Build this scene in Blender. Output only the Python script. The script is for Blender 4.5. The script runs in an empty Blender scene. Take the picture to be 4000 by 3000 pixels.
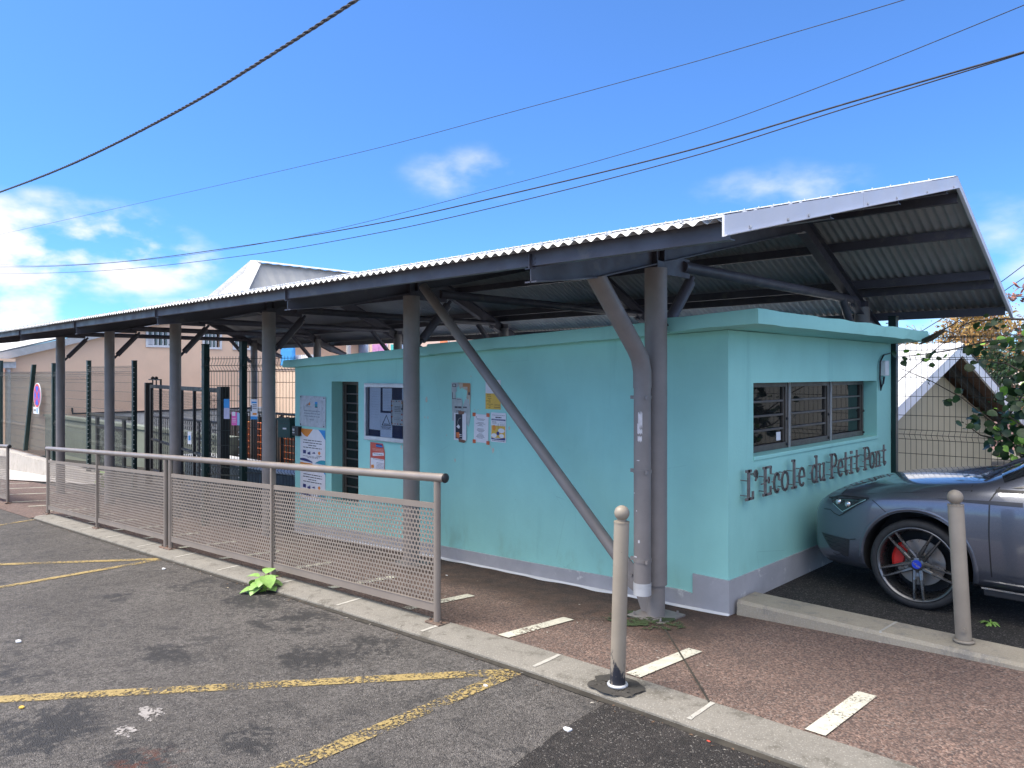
import bpy, bmesh, math, random
from mathutils import Vector, Matrix, noise as mnoise
rnd = random.Random(7)
sc = bpy.context.scene
COL = sc.collection

# ------------------------------------------------------------------ camera
# World: X runs along the shelter (to the right, towards the viewer), Y runs away from the street,
# the camera stands at the origin, 1.66 m above the kerb.
F = 2950.0; HY = 1460.0
ANG = math.radians(43.9)
FX, FY = -math.sin(ANG), math.cos(ANG)      # forward
RX, RY = math.cos(ANG), math.sin(ANG)       # right
cam_d = bpy.data.cameras.new('camera'); cam = bpy.data.objects.new('camera', cam_d); COL.objects.link(cam)
cam.rotation_euler = (math.radians(90), 0, ANG)
cam_d.sensor_width = 36; cam_d.lens = 36*F/4000; cam_d.shift_y = -0.010
cam_d.clip_start = 0.05; cam_d.clip_end = 2000
sc.camera = cam
sc.view_settings.view_transform = 'Standard'; sc.view_settings.look = 'None'
sc.view_settings.exposure = 1.30; sc.view_settings.gamma = 1
sc.render.resolution_x = 1024; sc.render.resolution_y = 768

def ray(px):
    dx = (px-2000)/F
    return RX*dx+FX, RY*dx+FY
def atY(px, py, Y):                          # point of the photo on the plane y = Y
    a, b = ray(px); d = Y/b
    return Vector((a*d, Y, (HY-py)/F*d))
def atX(px, py, X):
    a, b = ray(px); d = X/a
    return Vector((X, b*d, (HY-py)/F*d))

# ------------------------------------------------------------------ light
SUN_EL, SUN_DIR = math.radians(56), Vector((-0.52, -0.60, 0))
SUN_DIR.normalize()
sdir = Vector((SUN_DIR.x*math.cos(SUN_EL), SUN_DIR.y*math.cos(SUN_EL), math.sin(SUN_EL)))
sun_d = bpy.data.lights.new('sun', 'SUN'); sun = bpy.data.objects.new('sun', sun_d); COL.objects.link(sun)
sun_d.energy = 1.9; sun_d.angle = math.radians(24); sun_d.color = (1.0, 0.93, 0.82)
sun.rotation_euler = (-sdir).to_track_quat('-Z', 'Y').to_euler(); sun.location = (0, 0, 20)

w = bpy.data.worlds.new('World'); sc.world = w; w.use_nodes = True
nt = w.node_tree; nt.nodes.clear(); L = nt.links
def wn(t, **k):
    n = nt.nodes.new(t)
    for a, v in k.items(): setattr(n, a, v)
    return n
def wm(op, a, b=None, c=None):
    n = wn('ShaderNodeMath', operation=op)
    for i, v in enumerate((a, b, c)):
        if v is None: continue
        if isinstance(v, (int, float)): n.inputs[i].default_value = v
        else: L.new(v, n.inputs[i])
    return n.outputs[0]
sky = wn('ShaderNodeTexSky', sky_type='NISHITA', sun_disc=False, sun_elevation=SUN_EL,
         sun_rotation=math.atan2(SUN_DIR.x, SUN_DIR.y), altitude=300, air_density=0.85, dust_density=0.05, ozone_density=2.2)
tc = wn('ShaderNodeTexCoord'); sep = wn('ShaderNodeSeparateXYZ'); L.new(tc.outputs['Generated'], sep.inputs[0])
az = wm('ARCTAN2', sep.outputs[0], sep.outputs[1]); el = wm('ARCSINE', sep.outputs[2])
ns = wn('ShaderNodeTexNoise'); ns.inputs['Scale'].default_value = 8.5; ns.inputs['Detail'].default_value = 7; ns.inputs['Roughness'].default_value = 0.52
mp = wn('ShaderNodeMapping'); mp.inputs['Scale'].default_value = (1, 1, 2.0); L.new(tc.outputs['Generated'], mp.inputs[0]); L.new(mp.outputs[0], ns.inputs[0])
def azel(px, py):
    a, b = ray(px); r = math.hypot(a, b)
    return math.atan2(a, b), math.atan2((HY-py)/F, r)
blobs = [(60, 980, 340, 160, 1.3), (430, 985, 230, 160, 1.25), (640, 1025, 170, 95, 1.05), (60, 1210, 330, 85, .95), (400, 1220, 330, 70, .8), (820, 1090, 230, 110, .30),
         (1880, 690, 260, 120, .42), (2010, 640, 130, 80, .25), (3080, 750, 330, 110, .42), (210, 795, 110, 55, .6), (960, 800, 300, 50, .16), (3900, 820, 260, 70, .3),
         (-400, 1000, 500, 220, .9), (4600, 900, 500, 200, .6), (3600, 1300, 500, 130, .45)]
tot = None
for (px, py, rx, ry, amp) in blobs:
    a0, e0 = azel(px, py)
    da = wm('MULTIPLY', wm('SUBTRACT', az, a0), F/rx*0.82); de = wm('MULTIPLY', wm('SUBTRACT', el, e0), F/ry)
    r2 = wm('ADD', wm('MULTIPLY', da, da), wm('MULTIPLY', de, de))
    v = wm('MULTIPLY', wm('MAXIMUM', wm('SUBTRACT', 1.0, wm('MULTIPLY', r2, 0.6)), 0.0), amp)
    tot = v if tot is None else wm('MAXIMUM', tot, v)
# bright broken cloud added behind the camera, out of view, as soft fill light
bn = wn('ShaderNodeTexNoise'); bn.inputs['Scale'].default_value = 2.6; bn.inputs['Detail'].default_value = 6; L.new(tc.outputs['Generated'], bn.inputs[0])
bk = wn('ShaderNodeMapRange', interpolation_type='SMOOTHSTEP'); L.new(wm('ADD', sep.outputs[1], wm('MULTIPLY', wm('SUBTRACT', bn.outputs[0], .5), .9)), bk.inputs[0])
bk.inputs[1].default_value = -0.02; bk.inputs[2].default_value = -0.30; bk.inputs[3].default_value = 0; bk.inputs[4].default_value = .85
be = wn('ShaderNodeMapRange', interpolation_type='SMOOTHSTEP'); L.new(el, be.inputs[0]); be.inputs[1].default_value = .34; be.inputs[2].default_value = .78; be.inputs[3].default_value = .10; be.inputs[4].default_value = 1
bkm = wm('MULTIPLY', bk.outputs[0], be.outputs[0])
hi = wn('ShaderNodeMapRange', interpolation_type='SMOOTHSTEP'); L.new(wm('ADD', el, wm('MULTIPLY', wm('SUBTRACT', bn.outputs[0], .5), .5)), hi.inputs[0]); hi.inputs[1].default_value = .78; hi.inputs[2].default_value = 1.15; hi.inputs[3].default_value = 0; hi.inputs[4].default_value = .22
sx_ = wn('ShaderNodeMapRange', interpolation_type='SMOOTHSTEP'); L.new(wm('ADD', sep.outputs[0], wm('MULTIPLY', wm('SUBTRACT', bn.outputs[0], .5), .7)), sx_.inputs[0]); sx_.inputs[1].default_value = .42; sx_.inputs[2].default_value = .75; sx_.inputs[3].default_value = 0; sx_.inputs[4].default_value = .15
bkm = wm('MAXIMUM', bkm, wm('MAXIMUM', hi.outputs[0], sx_.outputs[0]))  # overhead and side cloud, also added out of view to whiten the light
nz = wm('ADD', wm('MULTIPLY', wm('SUBTRACT', ns.outputs[0], 0.5), 4.6), 0.66)
mr = wn('ShaderNodeMapRange', interpolation_type='SMOOTHSTEP'); L.new(wm('MULTIPLY', tot, nz), mr.inputs[0])
mr.inputs[1].default_value = 0.08; mr.inputs[2].default_value = 0.95; mr.inputs[3].default_value = 0; mr.inputs[4].default_value = 1
hs = wn('ShaderNodeHueSaturation'); hs.inputs['Saturation'].default_value = 1.12; hs.inputs['Value'].default_value = 1.0; L.new(sky.outputs[0], hs.inputs['Color'])
tint = wn('ShaderNodeMix', data_type='RGBA', blend_type='MULTIPLY'); tint.inputs[0].default_value = 1
L.new(hs.outputs[0], tint.inputs[6]); tint.inputs[7].default_value = (0.76, 0.98, 1.28, 1)
hz_ = wn('ShaderNodeMapRange', interpolation_type='SMOOTHSTEP'); L.new(el, hz_.inputs[0]); hz_.inputs[1].default_value = -.05; hz_.inputs[2].default_value = .55
hc = wn('ShaderNodeMix', data_type='RGBA'); L.new(hz_.outputs[0], hc.inputs[0]); hc.inputs[6].default_value = (.50, .70, .84, 1); hc.inputs[7].default_value = (1.06, 1.04, 1.02, 1)
hm = wn('ShaderNodeMix', data_type='RGBA', blend_type='MULTIPLY'); hm.inputs[0].default_value = 1; L.new(tint.outputs[2], hm.inputs[6]); L.new(hc.outputs[2], hm.inputs[7])
mix = wn('ShaderNodeMix', data_type='RGBA'); L.new(mr.outputs[0], mix.inputs[0]); L.new(hm.outputs[2], mix.inputs[6])
mix.inputs[7].default_value = (5.3, 5.35, 5.7, 1)
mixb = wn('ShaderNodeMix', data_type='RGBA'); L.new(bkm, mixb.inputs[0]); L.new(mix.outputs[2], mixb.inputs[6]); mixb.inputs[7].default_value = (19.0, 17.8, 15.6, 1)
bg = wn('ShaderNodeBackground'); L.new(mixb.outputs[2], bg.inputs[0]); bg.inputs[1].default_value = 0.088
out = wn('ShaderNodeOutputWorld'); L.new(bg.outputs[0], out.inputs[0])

# ------------------------------------------------------------------ materials
def srgb(r, g, b):
    f = lambda c: ((c/255+0.055)/1.055)**2.4 if c/255 > 0.04045 else c/255/12.92
    return (f(r), f(g), f(b), 1)
MATS = {}
class N:
    def __init__(s, name):
        s.m = bpy.data.materials.new(name); s.m.use_nodes = True; s.t = s.m.node_tree
        s.b = s.t.nodes['Principled BSDF']; s.o = s.t.nodes['Material Output']
        s.co = s.n('ShaderNodeTexCoord').outputs['Object']
    def n(s, t, **k):
        x = s.t.nodes.new(t)
        for a, v in k.items(): setattr(x, a, v)
        return x
    def l(s, a, b): s.t.links.new(a, b)
    def noise(s, scale, detail=4, rough=.55, stretch=None, dist=0):
        x = s.n('ShaderNodeTexNoise'); x.inputs['Scale'].default_value = scale; x.inputs['Detail'].default_value = detail; x.inputs['Roughness'].default_value = rough
        x.inputs['Distortion'].default_value = dist
        if stretch:
            m = s.n('ShaderNodeMapping'); m.inputs['Scale'].default_value = stretch; s.l(s.co, m.inputs[0]); s.l(m.outputs[0], x.inputs[0])
        else: s.l(s.co, x.inputs[0])
        return x.outputs[0]
    def vor(s, scale, feature='F1'):
        x = s.n('ShaderNodeTexVoronoi', feature=feature); x.inputs['Scale'].default_value = scale; s.l(s.co, x.inputs[0]); return x.outputs
    def rng(s, v, a, b, c=0, d=1, smooth=True):
        x = s.n('ShaderNodeMapRange', interpolation_type='SMOOTHSTEP' if smooth else 'LINEAR'); s.l(v, x.inputs[0])
        for i, q in enumerate((a, b, c, d)): x.inputs[i+1].default_value = q
        return x.outputs[0]
    def mix(s, f, a, b, mode='MIX'):
        x = s.n('ShaderNodeMix', data_type='RGBA', blend_type=mode)
        for i, v in ((0, f), (6, a), (7, b)):
            if isinstance(v, (int, float)): x.inputs[i].default_value = v
            elif isinstance(v, tuple): x.inputs[i].default_value = v
            else: s.l(v, x.inputs[i])
        return x.outputs[2]
    def math(s, op, a, b=None):
        x = s.n('ShaderNodeMath', operation=op)
        for i, v in enumerate((a, b)):
            if v is None: continue
            if isinstance(v, (int, float)): x.inputs[i].default_value = v
            else: s.l(v, x.inputs[i])
        return x.outputs[0]
    def xyz(s):
        x = s.n('ShaderNodeSeparateXYZ'); s.l(s.co, x.inputs[0]); return x.outputs
    def col(s, v):
        if isinstance(v, tuple): s.b.inputs['Base Color'].default_value = v
        else: s.l(v, s.b.inputs['Base Color'])
    def rough(s, v):
        if isinstance(v, (int, float)): s.b.inputs['Roughness'].default_value = v
        else: s.l(v, s.b.inputs['Roughness'])
    def bump(s, h, strength=.3, dist=.01):
        x = s.n('ShaderNodeBump'); x.inputs['Strength'].default_value = strength; x.inputs['Distance'].default_value = dist
        s.l(h, x.inputs['Height']); s.l(x.outputs[0], s.b.inputs['Normal'])
def mat(name, color, rough=.6, metal=0, var=.12, vscale=6, bump=0, bscale=60, spec=.5, coat=0, dirt=None, streak=False):
    if name in MATS: return MATS[name]
    s = N(name); c = color
    nz = s.noise(vscale, 5, .6, stretch=(1, 1, .15) if streak else None)
    lo = tuple(x*(1-var) for x in c[:3])+(1,); hi = tuple(min(1, x*(1+var)) for x in c[:3])+(1,)
    cc = s.mix(s.rng(nz, .3, .7), lo, hi)
    if dirt:
        cc = s.mix(s.rng(s.noise(dirt[1], 6, .65), dirt[2], dirt[2]+.12, 0, dirt[3]), cc, dirt[0])
    s.col(cc); s.b.inputs['Metallic'].default_value = metal
    s.l(s.rng(s.noise(vscale*2.3, 3), .3, .7, max(0, rough-.08), min(1, rough+.08)), s.b.inputs['Roughness'])
    s.b.inputs['Specular IOR Level'].default_value = spec
    if coat: s.b.inputs['Coat Weight'].default_value = coat; s.b.inputs['Coat Roughness'].default_value = .04
    if bump: s.bump(s.noise(bscale, 4, .6), bump, .004)
    MATS[name] = s.m; return s.m
def glass(name, tint=(.9, .95, 1, 1), dark=.012, alpha_mix=.25):
    if name in MATS: return MATS[name]
    s = N(name)
    s.b.inputs['Base Color'].default_value = (dark, dark*1.05, dark*1.1, 1); s.b.inputs['Roughness'].default_value = .03
    s.b.inputs['Specular IOR Level'].default_value = .3
    tr = s.n('ShaderNodeBsdfTransparent'); tr.inputs[0].default_value = tint
    mx = s.n('ShaderNodeMixShader'); mx.inputs[0].default_value = alpha_mix
    s.l(s.b.outputs[0], mx.inputs[1]); s.l(tr.outputs[0], mx.inputs[2]); s.l(mx.outputs[0], s.o.inputs[0])
    MATS[name] = s.m; return s.m

TAUPE = (.215, .196, .192, 1)
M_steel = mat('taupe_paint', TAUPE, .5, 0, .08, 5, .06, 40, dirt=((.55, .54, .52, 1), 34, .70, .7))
M_canopy = mat('shaded_taupe_paint', (.085, .080, .100, 1), .5, 0, .16, 3, .08, 30, dirt=((.17, .15, .14, 1), 5, .56, .5))  # the columns' taupe paint, darkened to carry the shade under the roof
M_rail = mat('rail_paint', (.26, .22, .195, 1), .38, .2, .08, 4, .04, 60)
M_panel = mat('perforated_sheet_paint', (.222, .187, .163, 1), .55, 0, .07, 3, .03, 60)
M_boll = mat('bollard_paint', (.275, .235, .19, 1), .5, 0, .08, 5, .05, 50, dirt=((.09, .08, .07, 1), 26, .66, .8))
M_black = mat('black_rubber', (.015, .015, .017, 1), .6)
M_plastic = mat('dark_plastic', (.02, .02, .024, 1), .45)
M_green = mat('green_post_paint', (.005, .024, .022, 1), .45, 0, .2, 4)
M_wire = mat('green_wire', (.03, .04, .038, 1), .5)
M_galv = mat('galvanised_steel', (.55, .56, .58, 1), .45, .3, .1, 8)
M_white = mat('white_paint', (.72, .73, .76, 1), .5, 0, .06, 3, .02, 40)
M_fascia = mat('white_fascia', (.66, .66, .72, 1), .45, 0, .05, 2, dirt=((.4, .39, .38, 1), 9, .66, .4))
M_window = mat('taupe_window_frame', (.085, .072, .062, 1), .45, .1, .1, 8)
M_black_gate = mat('dark_gate_paint', (.035, .03, .028, 1), .5, 0, .2, 4)
M_paper = mat('paper', (.72, .72, .76, 1), .7, 0, .04, 10)
M_ink = mat('ink', (.07, .07, .09, 1), .7)
M_orange = mat('orange_print', (.72, .24, .03, 1), .6, 0, .08)
M_blue = mat('blue_print', (.03, .26, .62, 1), .6, 0, .08)
M_navy = mat('navy_print', (.025, .03, .16, 1), .6, 0, .08)
M_tealp = mat('teal_print', (.03, .28, .36, 1), .6, 0, .08)
M_tape = mat('orange_tape', (.58, .12, .04, 1), .5, 0, .1)
M_btape = mat('brown_tape', (.2, .095, .06, 1), .4, 0, .1)
M_yellow = mat('yellow_print', (.66, .42, .07, 1), .6, 0, .1)
M_red = mat('red_print', (.55, .09, .06, 1), .55, 0, .08)
M_pink = mat('pink_print', (.7, .12, .4, 1), .6, 0, .08)
M_dirtyw = mat('weathered_plate', (.46, .5, .55, 1), .5, .1, .1, 12, dirt=((.3, .33, .37, 1), 14, .5, .6))
M_letter = mat('grey_brown_letter', (.19, .165, .16, 1), .55, .2, .25, 20)
M_glass = glass('window_glass', alpha_mix=.06)
M_case = glass('display_glass', dark=.02, alpha_mix=.86)
M_cable = mat('black_cable', (.008, .008, .016, 1), .6)
M_leaf = mat('dark_green_leaf', (.022, .055, .016, 1), .42, 0, .45, 9)
M_leaf2 = mat('bright_green_leaf', (.22, .42, .06, 1), .5, 0, .25, 30)
M_leafy = mat('orange_leaf', (.30, .165, .04, 1), .6, 0, .4, 3)
M_leafo = mat('russet_leaf', (.33, .12, .07, 1), .6, 0, .4, 3)
M_bark = mat('bark', (.1, .075, .055, 1), .8, 0, .25, 12)
M_peach = mat('peach_render', (.90, .63, .45, 1), .85, 0, .05, .7, .08, 30, dirt=((.74, .50, .36, 1), 1.3, .62, .25))
M_cream = mat('cream_render', (.70, .52, .40, 1), .85, 0, .05, .7)
M_greygreen = mat('grey_green_render', (.20, .225, .19, 1), .85, 0, .1, 1.2)
M_beige = mat('beige_render', (.40, .34, .235, 1), .85, 0, .07, 1.0, .08, 20)
M_brown = mat('brown_soffit', (.10, .055, .04, 1), .7)
M_dark = mat('dark_interior', (.02, .02, .022, 1), .8)

# teal painted render: brush texture, small chips and scuffs
def teal(name, base, stain, chips=True):
    s = N(name)
    n1 = s.noise(1.1, 5, .6); n2 = s.noise(9, 5, .65, (1, 1, .12))
    c = s.mix(s.rng(n1, .35, .7), base, tuple(x*.9 for x in base[:3])+(1,))
    c = s.mix(s.rng(n2, .5, .85, 0, .22), c, stain)
    if chips:
        c = s.mix(s.rng(s.noise(23, 3, .5), .735, .765, 0, .8), c, (.42, .68, .62, 1))
        c = s.mix(s.rng(s.noise(60, 2, .5, (1, 1, .16)), .76, .80, 0, .55), c, (.12, .2, .18, 1))
    ck = s.vor(1.6, 'DISTANCE_TO_EDGE'); 
    c = s.mix(s.math('MULTIPLY', s.rng(ck['Distance'], .0035, .0, 0, .22), s.rng(s.noise(1.7, 4), .54, .62)), c, (.10, .22, .2, 1))
    c = s.mix(s.rng(s.noise(2.6, 6, .7, (1, 1, .09)), .56, .74, 0, .30), c, (.16, .42, .41, 1))
    c = s.mix(s.rng(s.noise(4.4, 6, .7, (1, 1, .3)), .60, .72, 0, .28), c, (.40, .74, .70, 1))
    z = s.xyz()[2]
    g = s.math("MULTIPLY", s.rng(z, .45, .08), s.rng(s.noise(3.2, 6, .7, (1, 1, .45)), .48, .70, 0, .32))
    c = s.mix(g, c, (.22, .36, .26, 1))
    s.col(c); s.rough(.72); s.b.inputs['Specular IOR Level'].default_value = .3
    h = s.math('ADD', s.math('MULTIPLY', s.noise(70, 3, .6), .5), s.math('MULTIPLY', s.noise(9, 4, .6), 1.0))
    s.bump(h, .35, .006)
    MATS[name] = s.m; return s.m
M_teal = teal('teal_render', (.345, .71, .655, 1), (.25, .60, .56, 1))
M_skirt = mat('lavender_skirting', (.39, .39, .42, 1), .75, 0, .08, 4, .1, 40, dirt=((.7, .7, .69, 1), 7, .60, .8))

# corrugated sheet
def sheet():
    s = N('corrugated_sheet')
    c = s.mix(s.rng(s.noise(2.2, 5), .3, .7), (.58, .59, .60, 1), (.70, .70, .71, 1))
    c = s.mix(s.rng(s.noise(1.4, 7, .7, (6, .6, .6)), .58, .75, 0, .35), c, (.36, .34, .31, 1))
    s.col(c); s.rough(.5); s.b.inputs['Metallic'].default_value = .15
    return s.m
M_sheet = sheet()
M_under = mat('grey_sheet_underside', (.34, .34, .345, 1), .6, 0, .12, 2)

def stones(s, scale, contrast):
    v = s.vor(scale); return s.rng(v['Color'] if False else v['Distance'], 0, .9, 1-contrast, 1+contrast, False)
# worn asphalt of the street
def asphalt(name, lo, hi, wet, patches=(), rust=False, base_amt=.5):
    s = N(name)
    o = s.xyz()
    n1 = s.noise(.9, 6, .62, dist=.3); n2 = s.noise(160, 2, .5); n3 = s.math('ADD', s.math('MULTIPLY', s.noise(42, 4, .7), .5), s.math('MULTIPLY', s.noise(15, 6, .75), .5))
    c = s.mix(s.rng(n1, .3, .7), lo, hi)
    c = s.mix(s.rng(n3, .40, .60, 0, .8), c, tuple(x*.62 for x in lo[:3])+(1,))
    grain = s.vor(150)
    c = s.mix(s.rng(grain['Distance'], .0, .5, .30, 0), c, (.22, .205, .195, 1))
    hn = s.n('ShaderNodeSeparateColor'); s.l(grain['Color'], hn.inputs[0])
    c = s.mix(s.rng(hn.outputs[0], .90, .96, 0, .55), c, (.30, .28, .26, 1))
    c = s.mix(s.rng(hn.outputs[1], .74, .9, 0, .7), c, (.022, .021, .021, 1))
    m = None
    for (x, y, rx, ry, a) in patches:
        dx = s.math('MULTIPLY', s.math('SUBTRACT', o[0], x), 1/rx); dy = s.math('MULTIPLY', s.math('SUBTRACT', o[1], y), 1/ry)
        r = s.math('ADD', s.math('MULTIPLY', dx, dx), s.math('MULTIPLY', dy, dy))
        v = s.math('MULTIPLY', s.math('MAXIMUM', s.math('SUBTRACT', 1, r), 0), a)
        m = v if m is None else s.math('MAXIMUM', m, v)
    st = s.math('ADD', s.math('MULTIPLY', s.noise(3.6, 8, .74, (1, 1.2, 1), .5), .62), s.math('MULTIPLY', s.noise(26, 6, .72), .38))
    gen = s.rng(st, .52, .60, 0, base_amt)
    if m is not None:
        msk = s.rng(s.math('MULTIPLY', m, s.math('ADD', s.math('MULTIPLY', s.math('SUBTRACT', st, .5), 9.0), .62)), .15, .75, 0, .9)
        gen = s.math('MAXIMUM', gen, msk)
    c = s.mix(gen, c, wet)
    if rust:
        for (x, y, r0) in rust:
            dx = s.math('SUBTRACT', o[0], x); dy = s.math('SUBTRACT', o[1], y)
            r = s.math('SQRT', s.math('ADD', s.math('MULTIPLY', dx, dx), s.math('MULTIPLY', dy, dy)))
            c = s.mix(s.math('MULTIPLY', s.rng(r, r0, r0*.2), s.rng(s.noise(14, 5, .7), .48, .6, 0, .8)), c, (.14, .05, .03, 1))
    s.col(c); s.rough(s.rng(gen, 0, 1, .88, .66)); s.b.inputs['Specular IOR Level'].default_value = .35
    h = s.math('ADD', s.math('MULTIPLY', grain['Distance'], -1.0), s.math('MULTIPLY', n3, 1.6))
    s.bump(h, .9, .011)
    MATS[name] = s.m; return s.m
# ------------------------------------------------------------------ mesh helpers
class MB:
    def __init__(s): s.v = []; s.f = []; s.mi = []
    def add(s, vs, fs, mi=0):
        o = len(s.v); s.v += [tuple(v) for v in vs]; s.f += [tuple(i+o for i in f) for f in fs]; s.mi += [mi]*len(fs); return s
    def box(s, c, size, mi=0, rot=None):
        hx, hy, hz = size[0]/2, size[1]/2, size[2]/2
        vs = [Vector((x*hx, y*hy, z*hz)) for z in (-1, 1) for y in (-1, 1) for x in (-1, 1)]
        if rot is not None: vs = [rot @ v for v in vs]
        c = Vector(c); vs = [v+c for v in vs]
        return s.add(vs, [(0, 2, 3, 1), (4, 5, 7, 6), (0, 1, 5, 4), (2, 6, 7, 3), (0, 4, 6, 2), (1, 3, 7, 5)], mi)
    def bx(s, x0, x1, y0, y1, z0, z1, mi=0):
        return s.box(((x0+x1)/2, (y0+y1)/2, (z0+z1)/2), (abs(x1-x0), abs(y1-y0), abs(z1-z0)), mi)
    def tube(s, pts, r, n=10, mi=0, cap=True):
        pts = [Vector(p) for p in pts]; rs = r if isinstance(r, (list, tuple)) else [r]*len(pts)
        rings = []; up = None
        for i, p in enumerate(pts):
            if i == 0: t = pts[1]-p
            elif i == len(pts)-1: t = p-pts[i-1]
            else: t = (pts[i+1]-p).normalized()+(p-pts[i-1]).normalized()
            t.normalize()
            if up is None:
                up = Vector((0, 0, 1)) if abs(t.z) < .9 else Vector((1, 0, 0))
            a = t.cross(up).normalized(); b = a.cross(t).normalized(); up = b
            rings.append([p+(a*math.cos(2*math.pi*k/n)+b*math.sin(2*math.pi*k/n))*rs[i] for k in range(n)])
        vs = [v for g in rings for v in g]; fs = []
        for i in range(len(pts)-1):
            for k in range(n):
                k2 = (k+1) % n; fs.append((i*n+k, i*n+k2, (i+1)*n+k2, (i+1)*n+k))
        if cap: fs += [tuple(range(n))[::-1], tuple((len(pts)-1)*n+k for k in range(n))]
        return s.add(vs, fs, mi)
    def quad(s, a, b, c, d, mi=0): return s.add([a, b, c, d], [(0, 1, 2, 3)], mi)
    def prism(s, poly, off, mi=0):             # extrude a closed 3D polygon by off
        n = len(poly); P = [Vector(p) for p in poly]; Q = [p+Vector(off) for p in P]
        return s.add(P+Q, [tuple(range(n))[::-1], tuple(range(n, 2*n))]+[(i, (i+1) % n, n+(i+1) % n, n+i) for i in range(n)], mi)
    def sphere(s, c, r, nu=16, nv=10, mi=0, sc=(1, 1, 1)):
        vs = []; c = Vector(c)
        for j in range(nv+1):
            th = math.pi*j/nv
            for i in range(nu):
                ph = 2*math.pi*i/nu
                vs.append(c+Vector((r*sc[0]*math.sin(th)*math.cos(ph), r*sc[1]*math.sin(th)*math.sin(ph), r*sc[2]*math.cos(th))))
        fs = [(j*nu+i, (j+1)*nu+i, (j+1)*nu+(i+1) % nu, j*nu+(i+1) % nu) for j in range(nv) for i in range(nu)]
        return s.add(vs, fs, mi)
    def build(s, name, mats, parent=None, smooth=False, bevel=0, seg=2, solid=0):
        me = bpy.data.meshes.new(name)
        off = Vector((0, 0, 0))
        p = parent
        while p is not None: off += p.location; p = p.parent
        me.from_pydata([tuple(Vector(v)-off) for v in s.v], [], s.f)
        for m in (mats if isinstance(mats, (list, tuple)) else [mats]): me.materials.append(m)
        me.polygons.foreach_set('material_index', s.mi)
        if smooth is not False:
            me.polygons.foreach_set('use_smooth', [True]*len(s.f))
            me.update()
            if smooth is not True: me.set_sharp_from_angle(angle=math.radians(smooth))
        me.update(); o = bpy.data.objects.new(name, me); COL.objects.link(o); o.parent = parent
        if solid:
            md = o.modifiers.new('solid', 'SOLIDIFY'); md.thickness = solid
        if bevel:
            md = o.modifiers.new('bevel', 'BEVEL'); md.width = bevel; md.segments = seg; md.limit_method = 'ANGLE'; md.angle_limit = math.radians(40)
        return o
def tag(o, label, cat, group=None):
    o['label'] = label; o['category'] = cat
    if group: o['group'] = group
    return o
def thing(name, loc, label, cat, group=None):
    o = bpy.data.objects.new(name, None); COL.objects.link(o); o.location = loc; o.empty_display_size = .2
    return tag(o, label, cat, group)
def struct(o): o['kind'] = 'structure'; return o
def copy_tree(o, parent=None):
    c = o.copy(); COL.objects.link(c); c.parent = parent
    for k in list(o.children): copy_tree(k, c)
    return c
def interp(tab, x):
    if x <= tab[0][0]: return tab[0][1]
    for (a, b), (c, d) in zip(tab, tab[1:]):
        if x <= c: return b+(d-b)*(x-a)/(c-a)
    return tab[-1][1]
def interps(tab, x, w=.5): return (interp(tab, x-w)+interp(tab, x)*2+interp(tab, x+w))/4
ZK = [(-60, -4.3), (-30, -2.95), (-12.8, -2.151), (-8.54, -1.957), (-4.93, -1.777), (-2.95, -1.70), (-1.48, -1.676), (2, -1.65), (30, -1.6)]
ZW = [(-60, -4.35), (-30, -3.0), (-12.8, -2.22), (-5.78, -1.852), (-4.79, -1.822), (-2.64, -1.735), (-1.68, -1.69), (-.86, -1.66), (5, -1.63), (30, -1.6)]
YK0, YK1, YW = 3.15, 3.43, 4.98
def road_z(x, y): return interps(ZK, x)+min(0, (y-YK0))*-.006
def pav_z(x, y):
    k = interps(ZK, x)+.035; wz = interps(ZW, x)
    t = (y-YK1)/(YW-YK1)
    if t > 1: return wz-(.0 if y < 5.2 else 0)
    return k+(wz-k)*max(t, -.3)
def onroad(px, py):
    z = -1.7
    for _ in range(20):
        d = -z*F/(py-HY); a, b = ray(px); z = road_z(a*d, b*d)
    return Vector((a*d, b*d, z))
def onpav(px, py):
    z = -1.7
    for _ in range(20):
        d = -z*F/(py-HY); a, b = ray(px); z = pav_z(a*d, b*d)
    return Vector((a*d, b*d, z))
def sheet_grid(name, xs, ys, zf, m, dz=0):
    mb = MB(); vs = [(x, y, zf(x, y)+dz) for y in ys for x in xs]; n = len(xs)
    mb.add(vs, [(j*n+i, j*n+i+1, (j+1)*n+i+1, (j+1)*n+i) for j in range(len(ys)-1) for i in range(n-1)])
    return struct(mb.build(name, m, smooth=True))
def frange(a, b, st):
    n = max(1, int(round((b-a)/st))); return [a+(b-a)*i/n for i in range(n+1)]

# ------------------------------------------------------------------ ground
pp = [(1000, 2330, .55, .30, 1), (780, 2290, .6, .3, .9), (1150, 2420, .55, .28, 1), (1240, 2560, .35, .25, 1), (1480, 2530, .4, .25, .8), (450, 2330, .3, .15, .7), (640, 2550, .35, .15, .8), (230, 2520, .3, .14, .8), (150, 2860, .42, .30, 1), (500, 2960, .3, .2, .9),
      (1000, 2890, .22, .16, 1), (40, 2640, .3, .2, .9), (1540, 2640, .3, .12, .6), (1420, 2360, .3, .15, .8), (760, 2640, .16, .1, .5), (280, 2500, .35, .06, .7)]
patches = []
for (px, py, rx, ry, a) in pp:
    p = onroad(px, py); patches.append((p.x, p.y, rx*1.1, ry*1.3, a))
rp = onroad(560, 2985)
M_road = asphalt('street_asphalt', (.128, .116, .108, 1), (.195, .178, .166, 1), (.034, .032, .032, 1), patches, rust=[(rp.x, rp.y, .22)], base_amt=.6)
M_patch = asphalt('dark_asphalt_patch', (.030, .026, .024, 1), (.066, .057, .053, 1), (.022, .019, .018, 1), [], base_amt=.7)
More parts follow.
